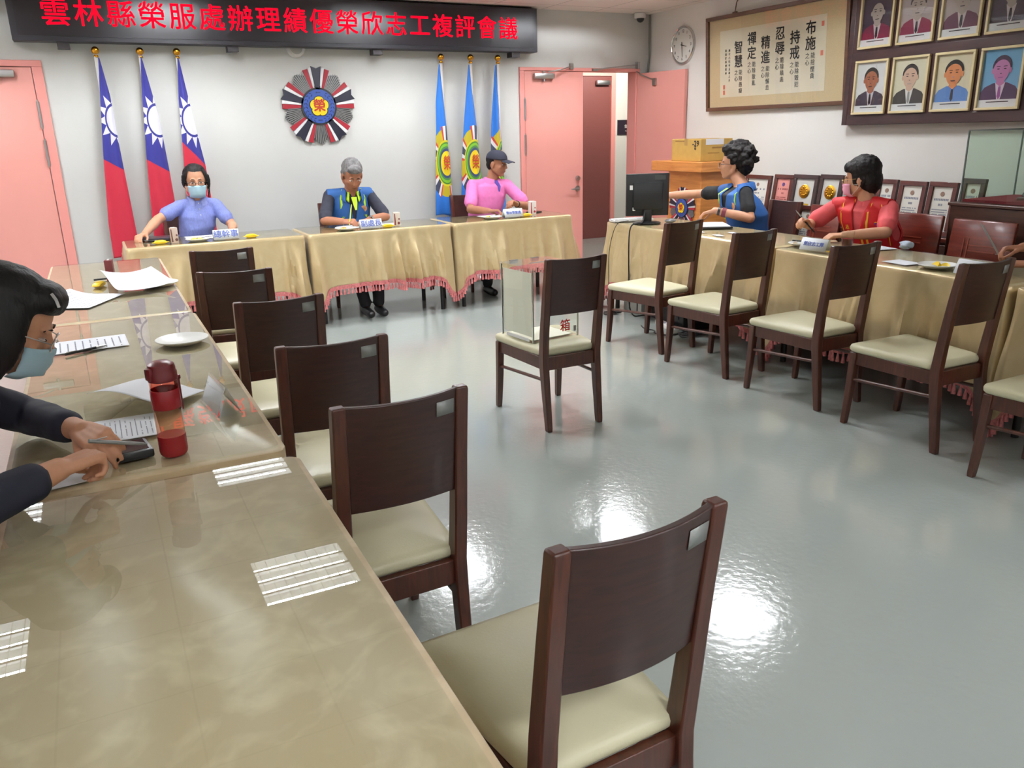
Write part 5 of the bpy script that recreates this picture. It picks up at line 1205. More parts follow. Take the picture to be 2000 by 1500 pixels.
def head(mb, c, F, s=1.0, wd=1.0):
    """skull, jaw, brow, nose, lips, chin and ears around the head's centre"""
    P = lambda x, y, z: V(c) + F @ (V((x * wd, y, z)) * s)
    mb.ell(P(0, -.012, .035), (.074 * s * wd, .092 * s, .082 * s), F, 24, 16)          # cranium
    mb.ell(P(0, .022, -.03), (.062 * s * wd, .066 * s, .082 * s), F, 24, 14)           # face
    mb.ell(P(0, .046, -.088), (.030 * s * wd, .030 * s, .024 * s), F, 16, 10)          # chin
    for q in (-1, 1):
        mb.cone(P(q * .056, -.005, -.05), P(q * .02, .05, -.092), .022 * s, .018 * s, 10, 3)   # jaw
        mb.ell(P(q * .038, .058, -.022), (.022 * s, .018 * s, .018 * s), F, 12, 8)     # cheek
        mb.ell(P(q * .028, .078, .022), (.024 * s, .011 * s, .007 * s), F, 12, 8)      # brow
        mb.ell(P(q * .078, -.012, -.012), (.010 * s, .020 * s, .032 * s), F, 10, 8)    # ear
        mb.ell(P(q * .011, .094, -.030), (.008 * s, .009 * s, .007 * s), F, 8, 6)      # nostril
    mb.cone(P(0, .080, .014), P(0, .100, -.026), .008 * s, .0105 * s, 10, 3)
    mb.ell(P(0, .079, -.056), (.024 * s, .010 * s, .0052 * s), F, 12, 6); mb.ell(P(0, .077, -.066), (.020 * s, .010 * s, .006 * s), F, 12, 6)
def facebits(t, c, F, s, lidded=False, eyes=True):
    P = lambda x, y, z: V(c) + F @ (V((x, y, z)) * s)
    if not eyes: return
    for q in (-1, 1):
        mb = MB(); mb.ell(P(q * .030, .074, .001), (.0135 * s, .0095 * s, (.003 if lidded else .0046) * s), F, 12, 8); e = obj('eye', mb, M_eye, t, smooth=180)
        mb = MB(); mb.ell(P(q * .030, .0805, .0005), (.0058 * s, .0045 * s, (.0031 if lidded else .0047) * s), F, 10, 6); obj('iris', mb, M_iris, e, smooth=180)
        mb = MB(); mb.tube([P(q * .013, .0862, .0245), P(q * .03, .0858, .0285), P(q * .048, .0715, .022)], [.002 * s, .0026 * s, .0014 * s], 8); obj('eyebrow', mb, M_hair, t, smooth=180)
    mb = MB(); mb.tube([P(-.021, .083, -.0605), P(0, .0905, -.060), P(.021, .083, -.0605)], [.0015 * s, .0024 * s, .0015 * s], 6); obj('mouth_line', mb, mat('lip_line', (128, 66, 58), .5), t, smooth=180)
def glasses(t, c, F, s, m=None):
    P = lambda x, y, z: V(c) + F @ (V((x, y, z)) * s); m = m or M_dark
    mb = MB()
    for q in (-1, 1):
        ring = [P(q * .032 + .023 * math.cos(a), .102 - .004 * abs(math.cos(a)), -.004 + .0165 * (1 if abs(math.sin(a)) < .99 else .96) * math.sin(a)) for a in [2 * PI * k / 18 for k in range(19)]]
        mb.tube(ring, .0016 * s, 6, False); mb.tube([P(q * .055, .098, .002), P(q * .078, .06, .006), P(q * .082, -.01, .004)], .0015 * s, 6)
    mb.tube([P(-.01, .104, .0), P(0, .107, .003), P(.01, .104, .0)], .0015 * s, 6); g = obj('glasses', mb, m, t, smooth=180)
    for q in (-1, 1):
        mb = MB(); mb.loft([[P(q * .032 + .021 * math.cos(a), .1015 + dy, -.004 + .0155 * math.sin(a)) for a in [2 * PI * k / 16 for k in range(16)]] for dy in (0, .001)]); obj('lens', mb, M_clear, g)
def facemask(t, c, F, s, m, wd=1.0):
    P = lambda x, y, z: V(c) + F @ (V((x * wd, y, z)) * s)
    mb = MB(); G = []; n = 14
    for j in range(9):
        q = j / 8; z = -.022 - .084 * q; row = []
        for i in range(n + 1):
            u = -1 + 2 * i / n; a = u * 1.18; ry = .098 + .008 * math.sin(PI * q) - (.012 if j == 8 else 0) - .018 * (q > .85) ; rx = .072 - .012 * q
            nose = .012 * math.exp(-(u / .22) ** 2) * (1 - q) ; pleat = .0018 * math.sin(q * PI * 6)
            row.append(mb.bm.verts.new(P(rx * math.sin(a), .008 + (ry - .008 + pleat) * math.cos(a) ** .8 + nose, z + .006 * (1 - abs(u)) * (1 - 2 * q))))
        G.append(row)
    for j in range(8):
        for i in range(n): mb.face([G[j][i], G[j][i + 1], G[j + 1][i + 1], G[j + 1][i]])
    o = obj('face_mask', mb, m, t, smooth=180); sm = o.modifiers.new('thickness', 'SOLIDIFY'); sm.thickness = .0015
    mb = MB()
    for q in (-1, 1):
        for z0 in (-.03, -.095): mb.tube([P(q * .07, .042, z0), P(q * .083, .0, -.03 + (z0 + .03) * .4), P(q * .082, -.022, -.012)], .0011 * s, 6)
    obj('ear_loop', mb, M_white, o, smooth=180)
def torso(mb, pel, chest, neck, shL, shR, inf=0.0, fem=False, depth=1.0, z0=None):
    """rings from the seat to the base of the neck; shL and shR are the shoulder joints"""
    pel, chest, neck, shL, shR = map(V, (pel, chest, neck, shL, shR)); ax = (shL - shR); hw = ax.length / 2; ax.normalize()
    up = (neck - pel).normalized(); ms = (shL + shR) / 2
    pts = [(pel - up * .05, .155, .115), (pel + up * .03, .165, .125), (pel.lerp(chest, .45), .142 if fem else .152, .110), (pel.lerp(chest, .8), .158, .118), (chest, .168, .122), (chest.lerp(ms, .55), .172, .112), (ms + up * .0, hw * .86, .082), (ms.lerp(neck, .45), hw * .55, .066), (neck, .058, .056)]
    rings = []
    for p, a, b in pts:
        a *= hw / .175 if a > .1 else 1; y = up.cross(ax).normalized() * -1
        rings.append([p + ax * (a + inf) * math.copysign(abs(math.cos(2 * PI * k / 28)) ** .85, math.cos(2 * PI * k / 28)) + y * (b * depth + inf) * math.sin(2 * PI * k / 28) for k in range(28)])
    mb.loft(rings)
def person(name, label, J, sk, hs=1.0, voxel=.006, fem=False, sleeve=.62, top=None, topname='shirt', pants=None, shoes=None, wd=1.0, group=None, lidded=False, eyes=True, depth=1.0, topinf=.008, sl=.013, long=False):
    """J: joints in the room; returns the thing and the head frame"""
    pel = V(J['pelvis']); t = thing('person', label, 'person', (pel.x, pel.y, 0))
    F = headframe(J['look'], J.get('tilt', 0)); hc = V(J['head']); neck = V(J['neck']); chest = V(J['chest'])
    mb = MB(); head(mb, hc, F, hs, wd); mb.cone(neck - V((0, 0, .03)), hc + F @ V((0, -.022, -.055)) * hs, .054 * hs, .051 * hs, 16, 4)
    torso(mb, pel, chest, neck, J['shL'], J['shR'], -.012, fem, depth)
    for s in 'LR':
        sh, el, wr = V(J['sh' + s]), V(J['el' + s]), V(J['wr' + s]); mb.cone(neck - V((0, 0, .035)), sh, .036, .044, 14, 4)
        mb.cone(sh, sh.lerp(el, .5), .047, .042, 14, 4); mb.cone(sh.lerp(el, .5), el, .042, .036, 14, 4); mid = el.lerp(wr, .35)
        mb.cone(el, mid, .038, .039, 14, 4); mb.cone(mid, wr, .039, .0255, 14, 4)
        h = J['hand' + s]; hand(mb, wr, h[0], h[1], h[2], h[3] if len(h) > 3 else .5, hs * .93 if hs > 1.05 else hs, curls=h[4] if len(h) > 4 else None)
    hips = []
    sd = (V(J['shL']) - V(J['shR'])); sd.z = 0; sd.normalize()
    for s, q in (('L', 1), ('R', -1)):
        hp = pel + sd * .09 * q; kn, an = V(J['kn' + s]), V(J['an' + s]); hips.append((hp, kn, an))
        mb.cone(hp, kn, .078, .056, 14, 4); mb.cone(kn, kn.lerp(an, .4), .054, .05, 14, 4); mb.cone(kn.lerp(an, .4), an, .05, .036, 14, 4)
        fd = V(J['toe']).normalized(); mb.cone(an - V((0, 0, .03)), an + fd * .13 - V((0, 0, .045)), .034, .026, 12, 4)
    body = remeshed('body', mb, voxel, sk, t, 3)
    facebits(t, hc, F, hs, lidded, eyes)
    if pants:
        mb = MB()
        for hp, kn, an in hips: mb.cone(hp, kn, .092, .068, 14, 4); mb.cone(kn, an + V((0, 0, .02)), .066, .05, 14, 4)
        mb.ell(pel + V((0, 0, .0)), (.17, .15, .1)); remeshed('trousers', mb, .011, pants, t, 3)
    for hp, kn, an in hips:
        fd = V(J['toe']).normalized(); mb = MB(); mb.cone(an - V((0, 0, .035)), an - fd * .03 - V((0, 0, .04)), .04, .038, 12, 4); mb.cone(an - V((0, 0, .04)), an + fd * .15 - V((0, 0, .05)), .042, .034, 12, 4); remeshed('shoe', mb, .007, shoes or M_black, t, 3, cut=lambda p: p.z < .004)
    if top:
        mb = MB(); torso(mb, pel, chest, neck - V((0, 0, .012)), J['shL'], J['shR'], topinf, fem, depth)
        for s in 'LR':
            sh, el, wr = V(J['sh' + s]), V(J['el' + s]), V(J['wr' + s]); mb.cone(neck - V((0, 0, .036)), sh, .046, .054, 14, 4)
            if long:
                mb.cone(sh, el, .062, .05, 16, 4); mb.cone(el, el.lerp(wr, sleeve), .05, .043, 16, 4)
            else: mb.cone(sh, sh.lerp(el, .4), .047 + sl, .045 + sl * 1.3, 16, 4); mb.cone(sh.lerp(el, .4), sh.lerp(el, sleeve), .045 + sl * 1.3, .043 + sl * 1.9, 16, 2)
        wr_ = lambda p: .0035 * noise.noise(p * 14) + .002 * noise.noise(p * 34)
        remeshed(topname, mb, .008, top, t, 4, disp=wr_)
    return t, F, hc, body
def hairmass(t, c, F, s, pieces, m, cutf=None, seed=0, amp=.006, freq=38, voxel=.007, name='hair', sm=2):
    """hair grown from ellipsoids and locks given in head coordinates"""
    mb = MB()
    for p in pieces:
        if p[0] == 'e': mb.ell(V(c) + F @ (V(p[1]) * s), [k * s for k in p[2]], F, 24, 16)
        else:
            pts = [V(c) + F @ (V(q) * s) for q in p[1]]; mb.tube(pts, [r * s for r in p[2]], 10)
    Fi = F.inverted(); off = V((seed * 3.1, seed, 0))
    d = lambda p: amp * noise.noise(Fi @ (p - V(c)) * freq + off) + amp * .6 * noise.noise((Fi @ (p - V(c))) * freq * 2.3 + off)
    cf = (lambda p: cutf(Fi @ (p - V(c)) / s)) if cutf else None
    return remeshed(name, mb, voxel, m, t, sm, cut=cf, disp=d)
def collar(t, neck, F, m, r=.066, h=.036, open_=.5, name='collar', parent=None):
    """turned-down collar round the neck, open in front"""
    mb = MB(); rings = []; n = 26; F = Matrix((F.col[0], V((F.col[1].x, F.col[1].y, 0)).normalized(), V((0, 0, 1)))).transposed()
    for j, (k, z) in enumerate(((.94, .0), (1.0, h), (1.1, h * .9), (1.26, h * .1), (1.32, -.012))):
        row = []
        for i in range(n + 1):
            a = PI / 2 + open_ + (2 * PI - 2 * open_) * i / n; fr = max(0, math.sin(a)); tip = (abs(i - n / 2) / (n / 2)) ** 6
            row.append(V(neck) + F @ V((r * k * math.cos(a), r * k * math.sin(a) * 1.02, z - .028 * fr * (j > 1) - .02 * fr - tip * .022 * (j > 2))))
        rings.append(row)
    mb.loft(rings, cap=False, closed=False); o = obj(name, mb, m, parent or t, smooth=180); sd = o.modifiers.new('thickness', 'SOLIDIFY'); sd.thickness = .003; return o
def chestframe(J):
    """point and frame on the front of the chest: x to the person's left, y up, z out"""
    ax = (V(J['shL']) - V(J['shR'])).normalized(); up = (V(J['neck']) - V(J['pelvis'])).normalized(); out = ax.cross(up).normalized() * 1
    return ax, up, out
def vest(t, J, m, trim, fem=False, vneck=True, inf=.015, depth=1.0, name='vest', arm=.07):
    """sleeveless vest over the shirt, cut away at the neck and arm holes"""
    mb = MB(); torso(mb, J['pelvis'], J['chest'], V(J['neck']) - V((0, 0, .005)), J['shL'], J['shR'], inf, fem, depth)
    for s in 'LR': mb.ell(V(J['sh' + s]) + V((0, 0, .006)), (.056, .060, .056)); mb.cone(V(J['neck']) - V((0, 0, .034)), V(J['sh' + s]) + V((0, 0, .004)), .052, .058, 14, 4)
    ax, up, out = chestframe(J); nk = V(J['neck'])
    def cut(p):
        r = p - nk; x, y, z = r.dot(ax), r.dot(up), r.dot(out)
        if z > 0 and y < .04 and y > -.24 and abs(x) < .010 + .042 * (1 + y / .24): return True
        if (r - up * r.dot(up)).length < .06 and y > -.03: return True
        for s in 'LR':
            q = V(J['sh' + s]); o = (q - nk); o = o - up * o.dot(up); o.normalize()
            if (p - q).dot(o) > .020: return True
        return False
    w = lambda p: .003 * noise.noise(p * 12)
    return remeshed(name, mb, .008, m, t, 4, cut=cut, thick=.004, disp=w)
def strip(t, pts, wd, m, nrm, name='trim', th=.003):
    """flat ribbon along points lying on cloth; nrm: its facing"""
    mb = MB(); pts = [V(p) for p in pts]; rings = []
    for i, p in enumerate(pts):
        d = (pts[min(i + 1, len(pts) - 1)] - pts[max(0, i - 1)]).normalized(); s = d.cross(V(nrm)).normalized() * (wd[i] if isinstance(wd, list) else wd) / 2; n = V(nrm).normalized() * th
        rings.append([p - s, p + s, p + s + n, p - s + n])
    mb.loft(rings); return obj(name, mb, m, t)
def onto(body_pts, bvh_objs): pass
from mathutils.bvhtree import BVHTree
def surf(o):
    """drop-a-point-on-the-cloth helper for one mesh object"""
    M = basemat(o); bm = bmesh.new(); bm.from_mesh(o.data); bm.transform(M); T = BVHTree.FromBMesh(bm); bm.free()
    def f(p, d, off=.0):
        h = T.ray_cast(V(p) + V(d).normalized() * .4, -V(d).normalized(), 1.0)
        return (h[0] + V(d).normalized() * off) if h[0] is not None else V(p)
    return f
NEON = mat('neon_trim', (196, 240, 40), .6); VBLUE = mat('vest_blue', (44, 98, 168), .65, var=.06, scale=30); NAVY = mat('navy_shirt', (42, 44, 58), .8, var=.08, scale=40); BLK = mat('black_shirt', (30, 31, 34), .85)
PANT = mat('dark_trousers', (36, 36, 42), .8); PINK = mat('pink_polo', (238, 130, 196), .75, var=.05, scale=40); PURP = mat('purple_placket', (92, 74, 168), .7)
LAV = mat('lavender_shirt', (128, 140, 206), .75, var=.18, scale=60, stretch=(3, 3, .7)); LAVC = mat('lavender_collar', (146, 158, 222), .75, var=.1, scale=60)
REDV = mat('red_vest', (206, 26, 34), .6, var=.05, scale=30); YELT = mat('yellow_piping', (238, 186, 40), .6); CORAL = mat('coral_shirt', (226, 92, 96), .75, var=.05, scale=30); DNAVY = mat('dark_navy_jacket', (26, 28, 44), .8)

# --- masked woman in lavender
J = dict(pelvis=(.70, 7.36, .535), chest=(.765, 7.33, .80), neck=(.79, 7.32, 1.035), head=(.795, 7.29, 1.165), look=(-.04, -1, -.06), shL=(.930, 7.32, .970), shR=(.645, 7.32, .970), elL=(1.03, 7.20, .80), elR=(.46, 7.20, .89), wrL=(.99, 6.98, .785), wrR=(.335, 7.00, .80),
    handL=((-.5, -.85, -.05), (0, -.1, -1), -1, .35), handR=((-.55, -.8, -.12), (.15, 0, -1), 1, .55), knL=(.83, 6.98, .48), knR=(.62, 6.98, .48), anL=(.84, 6.97, .08), anR=(.62, 6.97, .08), toe=(0, -1, 0))
t, F, hc, body = person('person', 'woman in glasses, blue face mask and lavender polo shirt behind the back table', J, M_skin, 1.09, fem=True, sleeve=.62, top=LAV, pants=PANT, sl=.009)
collar(t, V(J['neck']) + V((0, 0, -.012)), F, LAVC, .068, .03, .32)
facemask(t, hc, F, 1.09, M_mask); glasses(t, hc, F, 1.09)
hairmass(t, hc, F, 1.09, [('e', (0, -.022, .045), (.088, .095, .09)), ('e', (0, -.045, -.01), (.08, .07, .08)), ('l', [(.078, .01, .05), (.088, .005, .0), (.078, -.02, -.05)], [.018, .016, .006]), ('l', [(-.078, .01, .05), (-.09, .005, .0), (-.086, -.01, -.06), (-.082, -.02, -.13)], [.018, .017, .010, .004]), ('l', [(0, -.09, .02), (0, -.12, -.03), (0, -.11, -.12)], [.04, .035, .02])], M_hair,
    lambda p: p.y > .02 and p.z < .075 + .02 * abs(p.x) / .08 and abs(p.x) < .074 - .02 * max(0, p.z) / .07, 1, .004)
sf = surf([c for c in t.children if c.name.startswith('shirt')][0])
mb = MB()
for k in range(3): mb.ell(sf((.79, 7.3, .985 - k * .05), (0, -1, .2)), (.005, .003, .005))
obj('button', mb, M_white, t)
# --- grey haired man in the blue vest, writing
J = dict(pelvis=(2.06, 7.38, .535), chest=(2.06, 7.30, .80), neck=(2.075, 7.22, 1.04), head=(2.075, 7.14, 1.165), look=(-.02, -.86, -.5), shL=(2.245, 7.26, .99), shR=(1.885, 7.26, .99), elL=(2.33, 7.06, .80), elR=(1.775, 7.06, .80), wrL=(2.135, 6.93, .80), wrR=(1.90, 6.89, .80),
    handL=((-.9, -.45, -.1), (0, -.15, -1), -1, .35), handR=((.72, -.62, -.05), (.3, .4, -1), 1, .85), knL=(2.17, 6.90, .47), knR=(1.95, 6.90, .47), anL=(2.10, 6.72, .09), anR=(1.98, 6.72, .09), toe=(0, -1, 0))
t, F, hc, body = person('person', 'grey haired man in a blue vest with neon trim, bent over writing', J, M_skin2, 1.10, sleeve=.86, top=NAVY, pants=PANT, lidded=True, sl=.007)
v = vest(t, J, VBLUE, NEON); sv = surf(v)
collar(t, V(J['neck']) + V((0, -.0, -.03)), F, NEON, .070, .032, .5, 'shirt_collar'); collar(t, V(J['neck']) + V((0, 0, -.04)), F, VBLUE, .088, .055, .75, 'vest_collar', v)
def vtrim(t, J, sv, v, emb=True):
    ax, up, out = chestframe(J); nk = V(J['neck']); q = lambda x, y, off=.004: sv(nk + ax * x + up * y, out, off)
    for s in (-1, 1):
        strip(v, [sv(nk + ax * s * .075 + up * -.005 + out * 0, up * .7 + out * .7, .003), q(s * .10, -.055), q(s * .105, -.10), q(s * .115, -.135)], [.03, .034, .02, .004], NEON, out + up * .3, 'neon_trim')
    c = q(.095, -.145, .003); m = frame(c, ax, up)
    mb = MB(); mb.lathe([(.001, 0), (.030, 0), (.030, .002), (.001, .002)], c, m.to_3x3(), 24); b = obj('chest_badge', mb, mat('badge_peach', (222, 170, 140), .6), v)
    mb = MB(); plum(mb, m, .014, .002, .0022); obj('badge_flower', mb, mat('badge_gold', (214, 150, 60), .6), b)
    # stitched characters under the badge
    texts('lettering', [('榮', .03, frame(q(.115, -.215, .006), ax, up)), ('服', .03, frame(q(.115, -.25, .006), ax, up)), ('志', .032, frame(q(-.095, -.215, .006), ax, up)), ('工', .032, frame(q(-.095, -.25, .006), ax, up))], NEON, v, bold=.001)
vtrim(t, J, sv, v)
strip(v, [V(J['neck']) + V((0, -.075, -.06)), V(J['neck']) + V((.0, -.10, -.11)), V(J['neck']) + V((.0, -.115, -.17))], [.05, .04, .016], NEON, (0, -1, .3), 'neon_placket')
hairmass(t, hc, F, 1.10, [('e', (0, -.024, .045), (.084, .092, .088)), ('e', (0, -.05, -.005), (.078, .062, .07)), ('e', (0, .055, .085), (.06, .04, .035))], M_grey, lambda p: (p.y > .03 and p.z < .06) or (abs(p.x) > .05 and p.y > -.01 and p.z < .015), 2, .005)
mb = MB(); F2 = basis(V(J['wrL']) - V(J['elL'])); p = V(J['wrL']).lerp(V(J['elL']), .06); mb.lathe([(.029, -.008), (.032, -.008), (.032, .008), (.029, .008)], p, F2, 24); mb.box(p + V((0, -.02, .024)), (.03, .03, .008), bev=.002); obj('wrist_watch', mb, M_steel, t)
pen(1.955, 6.875, 60, 'yellow green pen in the right hand of the grey haired man', mat('neon_pen', (206, 222, 70), .4), .13, .855, .9)
# --- man in the cap and the pink polo
J = dict(pelvis=(3.42, 7.40, .535), chest=(3.46, 7.36, .80), neck=(3.52, 7.33, 1.065), head=(3.565, 7.29, 1.205), look=(.62, -.78, -.12), shL=(3.66, 7.28, 1.0), shR=(3.325, 7.36, 1.01), elL=(3.80, 7.12, .80), elR=(3.205, 7.16, .80), wrL=(3.60, 6.98, .84), wrR=(3.29, 6.93, .80),
    handL=((-.75, -.35, .25), (-.3, -.5, -.8), -1, .75), handR=((.85, -.45, -.02), (.2, -.2, -1), 1, .6), knL=(3.52, 7.02, .48), knR=(3.31, 7.02, .48), anL=(3.52, 7.05, .08), anR=(3.31, 7.05, .08), toe=(0, -1, 0))
t, F, hc, body = person('person', 'man in a dark cap and pink polo shirt seated before the emblem flags', J, M_skin2, 1.04, sleeve=.72, top=PINK, topname='polo_shirt', pants=PANT, sl=.012)
collar(t, V(J['neck']) + V((0, 0, -.018)), headframe((.3, -.95, 0)), PINK, .07, .034, .34)
s0 = surf([c for c in t.children if c.name.startswith('polo')][0]); nk = V(J['neck'])
strip(t, [s0(nk + V((0, 0, -.03)), (.2, -1, .3), .003), s0(nk + V((.005, 0, -.08)), (.2, -1, .1), .003), s0(nk + V((.002, 0, -.13)), (.2, -1, .1), .003)], [.05, .035, .014], PURP, (.2, -1, .2), 'placket')
mb = MB(); cp = lambda x, y, z: hc + F @ (V((x, y, z)) * 1.04)
rings = []
for i in range(9):
    a = (PI / 2) * i / 8; r = math.cos(a) ** .8; rings.append([cp(.087 * max(r, .03) * math.cos(b), -.008 + .104 * max(r, .03) * math.sin(b), .042 + .082 * math.sin(a)) for b in [2 * PI * k / 26 for k in range(26)]])
mb.loft(rings); cap = obj('cap', mb, mat('dark_cap', (44, 46, 62), .8), t, smooth=180)
mb = MB(); rings = []
for i in range(6):
    q = i / 5; rings.append([cp(.078 * u * (1 - .12 * q), .075 + .075 * q + .022 * (1 - u * u), .048 - .012 * q - .014 * u * u) for u in [-1 + 2 * k / 14 for k in range(15)]])
mb.loft(rings, cap=False, closed=False); o = obj('visor', mb, mat('dark_cap', (44, 46, 62), .8), cap, smooth=180); sd = o.modifiers.new('thickness', 'SOLIDIFY'); sd.thickness = .004
hairmass(t, hc, F, 1.04, [('e', (0, -.03, .03), (.079, .083, .06)), ('e', (0, -.05, -.015), (.07, .055, .05))], M_hair, lambda p: p.y > .0, 3, .003)
mb = MB(); F2 = basis(V(J['wrL']) - V(J['elL'])); p = V(J['wrL']).lerp(V(J['elL']), .1); mb.lathe([(.03, -.006), (.0325, -.006), (.0325, .006), (.03, .006)], p, F2, 22); obj('bracelet', mb, M_dark, t)
t = thing('clear_bag', 'small clear plastic bag in the hands of the man in the pink polo', 'bag', (3.50, 6.93, ZG))
mb = MB(); mb.ell((3.50, 6.935, .80), (.05, .03, .045), n=18, m=10)
for v_ in mb.bm.verts: v_.co += V((noise.noise(v_.co * 50), noise.noise(v_.co * 50 + V((5, 5, 5))), noise.noise(v_.co * 50 + V((1, 8, 2))))) * .012
obj('film', mb, M_clear, t)
# --- man in the blue vest at the monitor
J = dict(pelvis=(4.80, 5.09, .535), chest=(4.77, 5.12, .80), neck=(4.75, 5.17, 1.045), head=(4.735, 5.28, 1.20), look=(-.72, .68, .03), shL=(4.66, 5.03, .985), shR=(4.73, 5.365, .975), elL=(4.63, 4.93, .80), elR=(4.70, 5.66, .945), wrL=(4.44, 5.13, .86), wrR=(4.50, 5.88, .93),
    handL=((-.72, .62, -.3), (.1, -.2, -1), -1, .45), handR=((-.8, .5, .05), (.1, 0, -1), 1, .4), knL=(4.38, 4.95, .48), knR=(4.42, 5.22, .48), anL=(4.36, 4.96, .08), anR=(4.40, 5.22, .08), toe=(-1, 0, 0))
t, F, hc, body = person('person', 'man with bushy hair, glasses and blue vest reaching toward the monitor', J, M_skin, 1.05, sleeve=.62, top=BLK, pants=PANT, sl=.009, depth=1.15)
v = vest(t, J, VBLUE, NEON, depth=1.15); sv = surf(v); collar(t, V(J['neck']) + V((0, 0, -.035)), headframe((-1, .35, 0)), VBLUE, .086, .055, .7, 'vest_collar', v)
vtrim(t, J, sv, v); glasses(t, hc, F, 1.05)
rnd = random.Random(5); pcs = [('e', (0, -.04, .062), (.108, .112, .104)), ('e', (0, -.09, .01), (.095, .07, .095)), ('e', (0, .03, .115), (.078, .062, .046))]
for k in range(70):
    a = rnd.uniform(0, 2 * PI); b = rnd.uniform(-.5, 1.5); d = V((math.cos(a) * math.cos(b), math.sin(a) * math.cos(b), math.sin(b))); p0 = V((0, -.045, .055)) + V((d.x * .09, d.y * .098, d.z * .092))
    if p0.y > .03 and p0.z < .10: continue
    p1 = p0 + d * .018 + V((rnd.uniform(-.02, .02), rnd.uniform(-.02, .02), rnd.uniform(-.01, .01))); pcs.append(('e', p1 - d * .006, (.031, .031, .027)))
hairmass(t, hc, F, 1.05, pcs, M_hair, lambda p: (p.y > .05 and p.z < .065) or (p.y > -.02 and p.z < .0) or (p.y > .02 and p.z < .045), 4, .009, 34, .006, 'hair', 5)
mb = MB(); F2 = basis(V(J['wrL']) - V(J['elL'])); p = V(J['wrL']).lerp(V(J['elL']), .12); mb.lathe([(.031, -.01), (.034, -.01), (.034, .01), (.031, .01)], p, F2, 24); obj('wrist_watch', mb, M_black, t)
mb = MB(); p = V(J['wrL']).lerp(V(J['elL']), .26); mb.lathe([(.033, -.016), (.037, -.016), (.037, .016), (.033, .016)], p, F2, 24); obj('wristband', mb, mat('maroon_band', (110, 34, 46), .6), t)
# --- person in the red vest with the pink mask
J = dict(pelvis=(4.86, 3.86, .535), chest=(4.78, 3.89, .78), neck=(4.74, 3.935, 1.01), head=(4.715, 3.985, 1.135), look=(-.46, .87, -.14), shL=(4.765, 3.765, .945), shR=(4.655, 4.105, .945), elL=(4.60, 3.645, .81), elR=(4.55, 4.24, .82), wrL=(4.39, 3.80, .795), wrR=(4.385, 4.10, .835),
    handL=((-.85, .5, -.06), (.1, .1, -1), -1, .45), handR=((-.85, .15, .3), (-.15, -.6, -.5), 1, .95), knL=(4.40, 3.74, .48), knR=(4.42, 4.02, .48), anL=(4.40, 3.74, .08), anR=(4.40, 4.0, .08), toe=(-1, 0, 0))
t, F, hc, body = person('person', 'person in a red vest with yellow piping and a pink mask, looking aside', J, M_skin, 1.06, sleeve=.72, top=CORAL, pants=PANT, sl=.012, fem=True)
v = vest(t, J, REDV, YELT, True, inf=.016); sv = surf(v); facemask(t, hc, F, 1.06, M_pmask); glasses(t, hc, F, 1.06, mat('gold_wire', (190, 150, 90), .3, .8))
ax, up, out = chestframe(J); nk = V(J['neck'])
q = lambda x, y, off=.004: sv(nk + ax * x + up * y, out, off)
def piping(v, q, nk, ax, up, out, armhole=True):
    for s in (-1, 1):
        pts = [q(s * (.018 + .042 * (1 + y / .24) if y > -.24 else .018), y, .003) for y in [.015 - .4 * k / 26 for k in range(27)]]
        strip(v, pts, .014, YELT, out, 'yellow_piping', .002)
        if armhole: strip(v, [q(s * (.128 + .02 * math.sin(k / 14 * 2.4)), .0 - .30 * k / 14, .003) for k in range(15)], .011, YELT, out + ax * s * .3, 'yellow_piping', .002)
piping(v, q, nk, ax, up, out)
collar(t, V(J['neck']) + V((0, 0, -.03)), headframe((-1, .2, 0)), CORAL, .074, .03, .6)
c = q(.095, -.15, .003); mb = MB(); mb.lathe([(.001, 0), (.026, 0), (.026, .002), (.001, .002)], c, frame(c, ax, up).to_3x3(), 22); b = obj('chest_badge', mb, YELT, v)
mb = MB(); mb.lathe([(.001, 0), (.021, 0), (.021, .0035), (.001, .0035)], c, frame(c, ax, up).to_3x3(), 22); obj('badge_centre', mb, mat('badge_violet', (74, 60, 140), .6), b)
texts('lettering', [('志', .035, frame(q(-.10, -.17, .006), ax, up)), ('工', .035, frame(q(-.10, -.21, .006), ax, up))], YELT, v, bold=.001)
hairmass(t, hc, F, 1.06, [('e', (0, -.026, .056), (.096, .108, .096)), ('e', (0, -.066, -.012), (.088, .066, .095)), ('e', (.045, -.02, -.005), (.043, .06, .06)), ('e', (-.045, -.02, -.005), (.043, .06, .06)), ('e', (0, .05, .08), (.065, .045, .04))], M_hair, lambda p: (p.y > .035 and p.z < .05) or (p.y > -.0 and p.z < -.035), 5, .005)
pen(4.335, 4.085, 115, 'dark pen held up in the hand of the red vested person', M_black, .14, .865, .8)
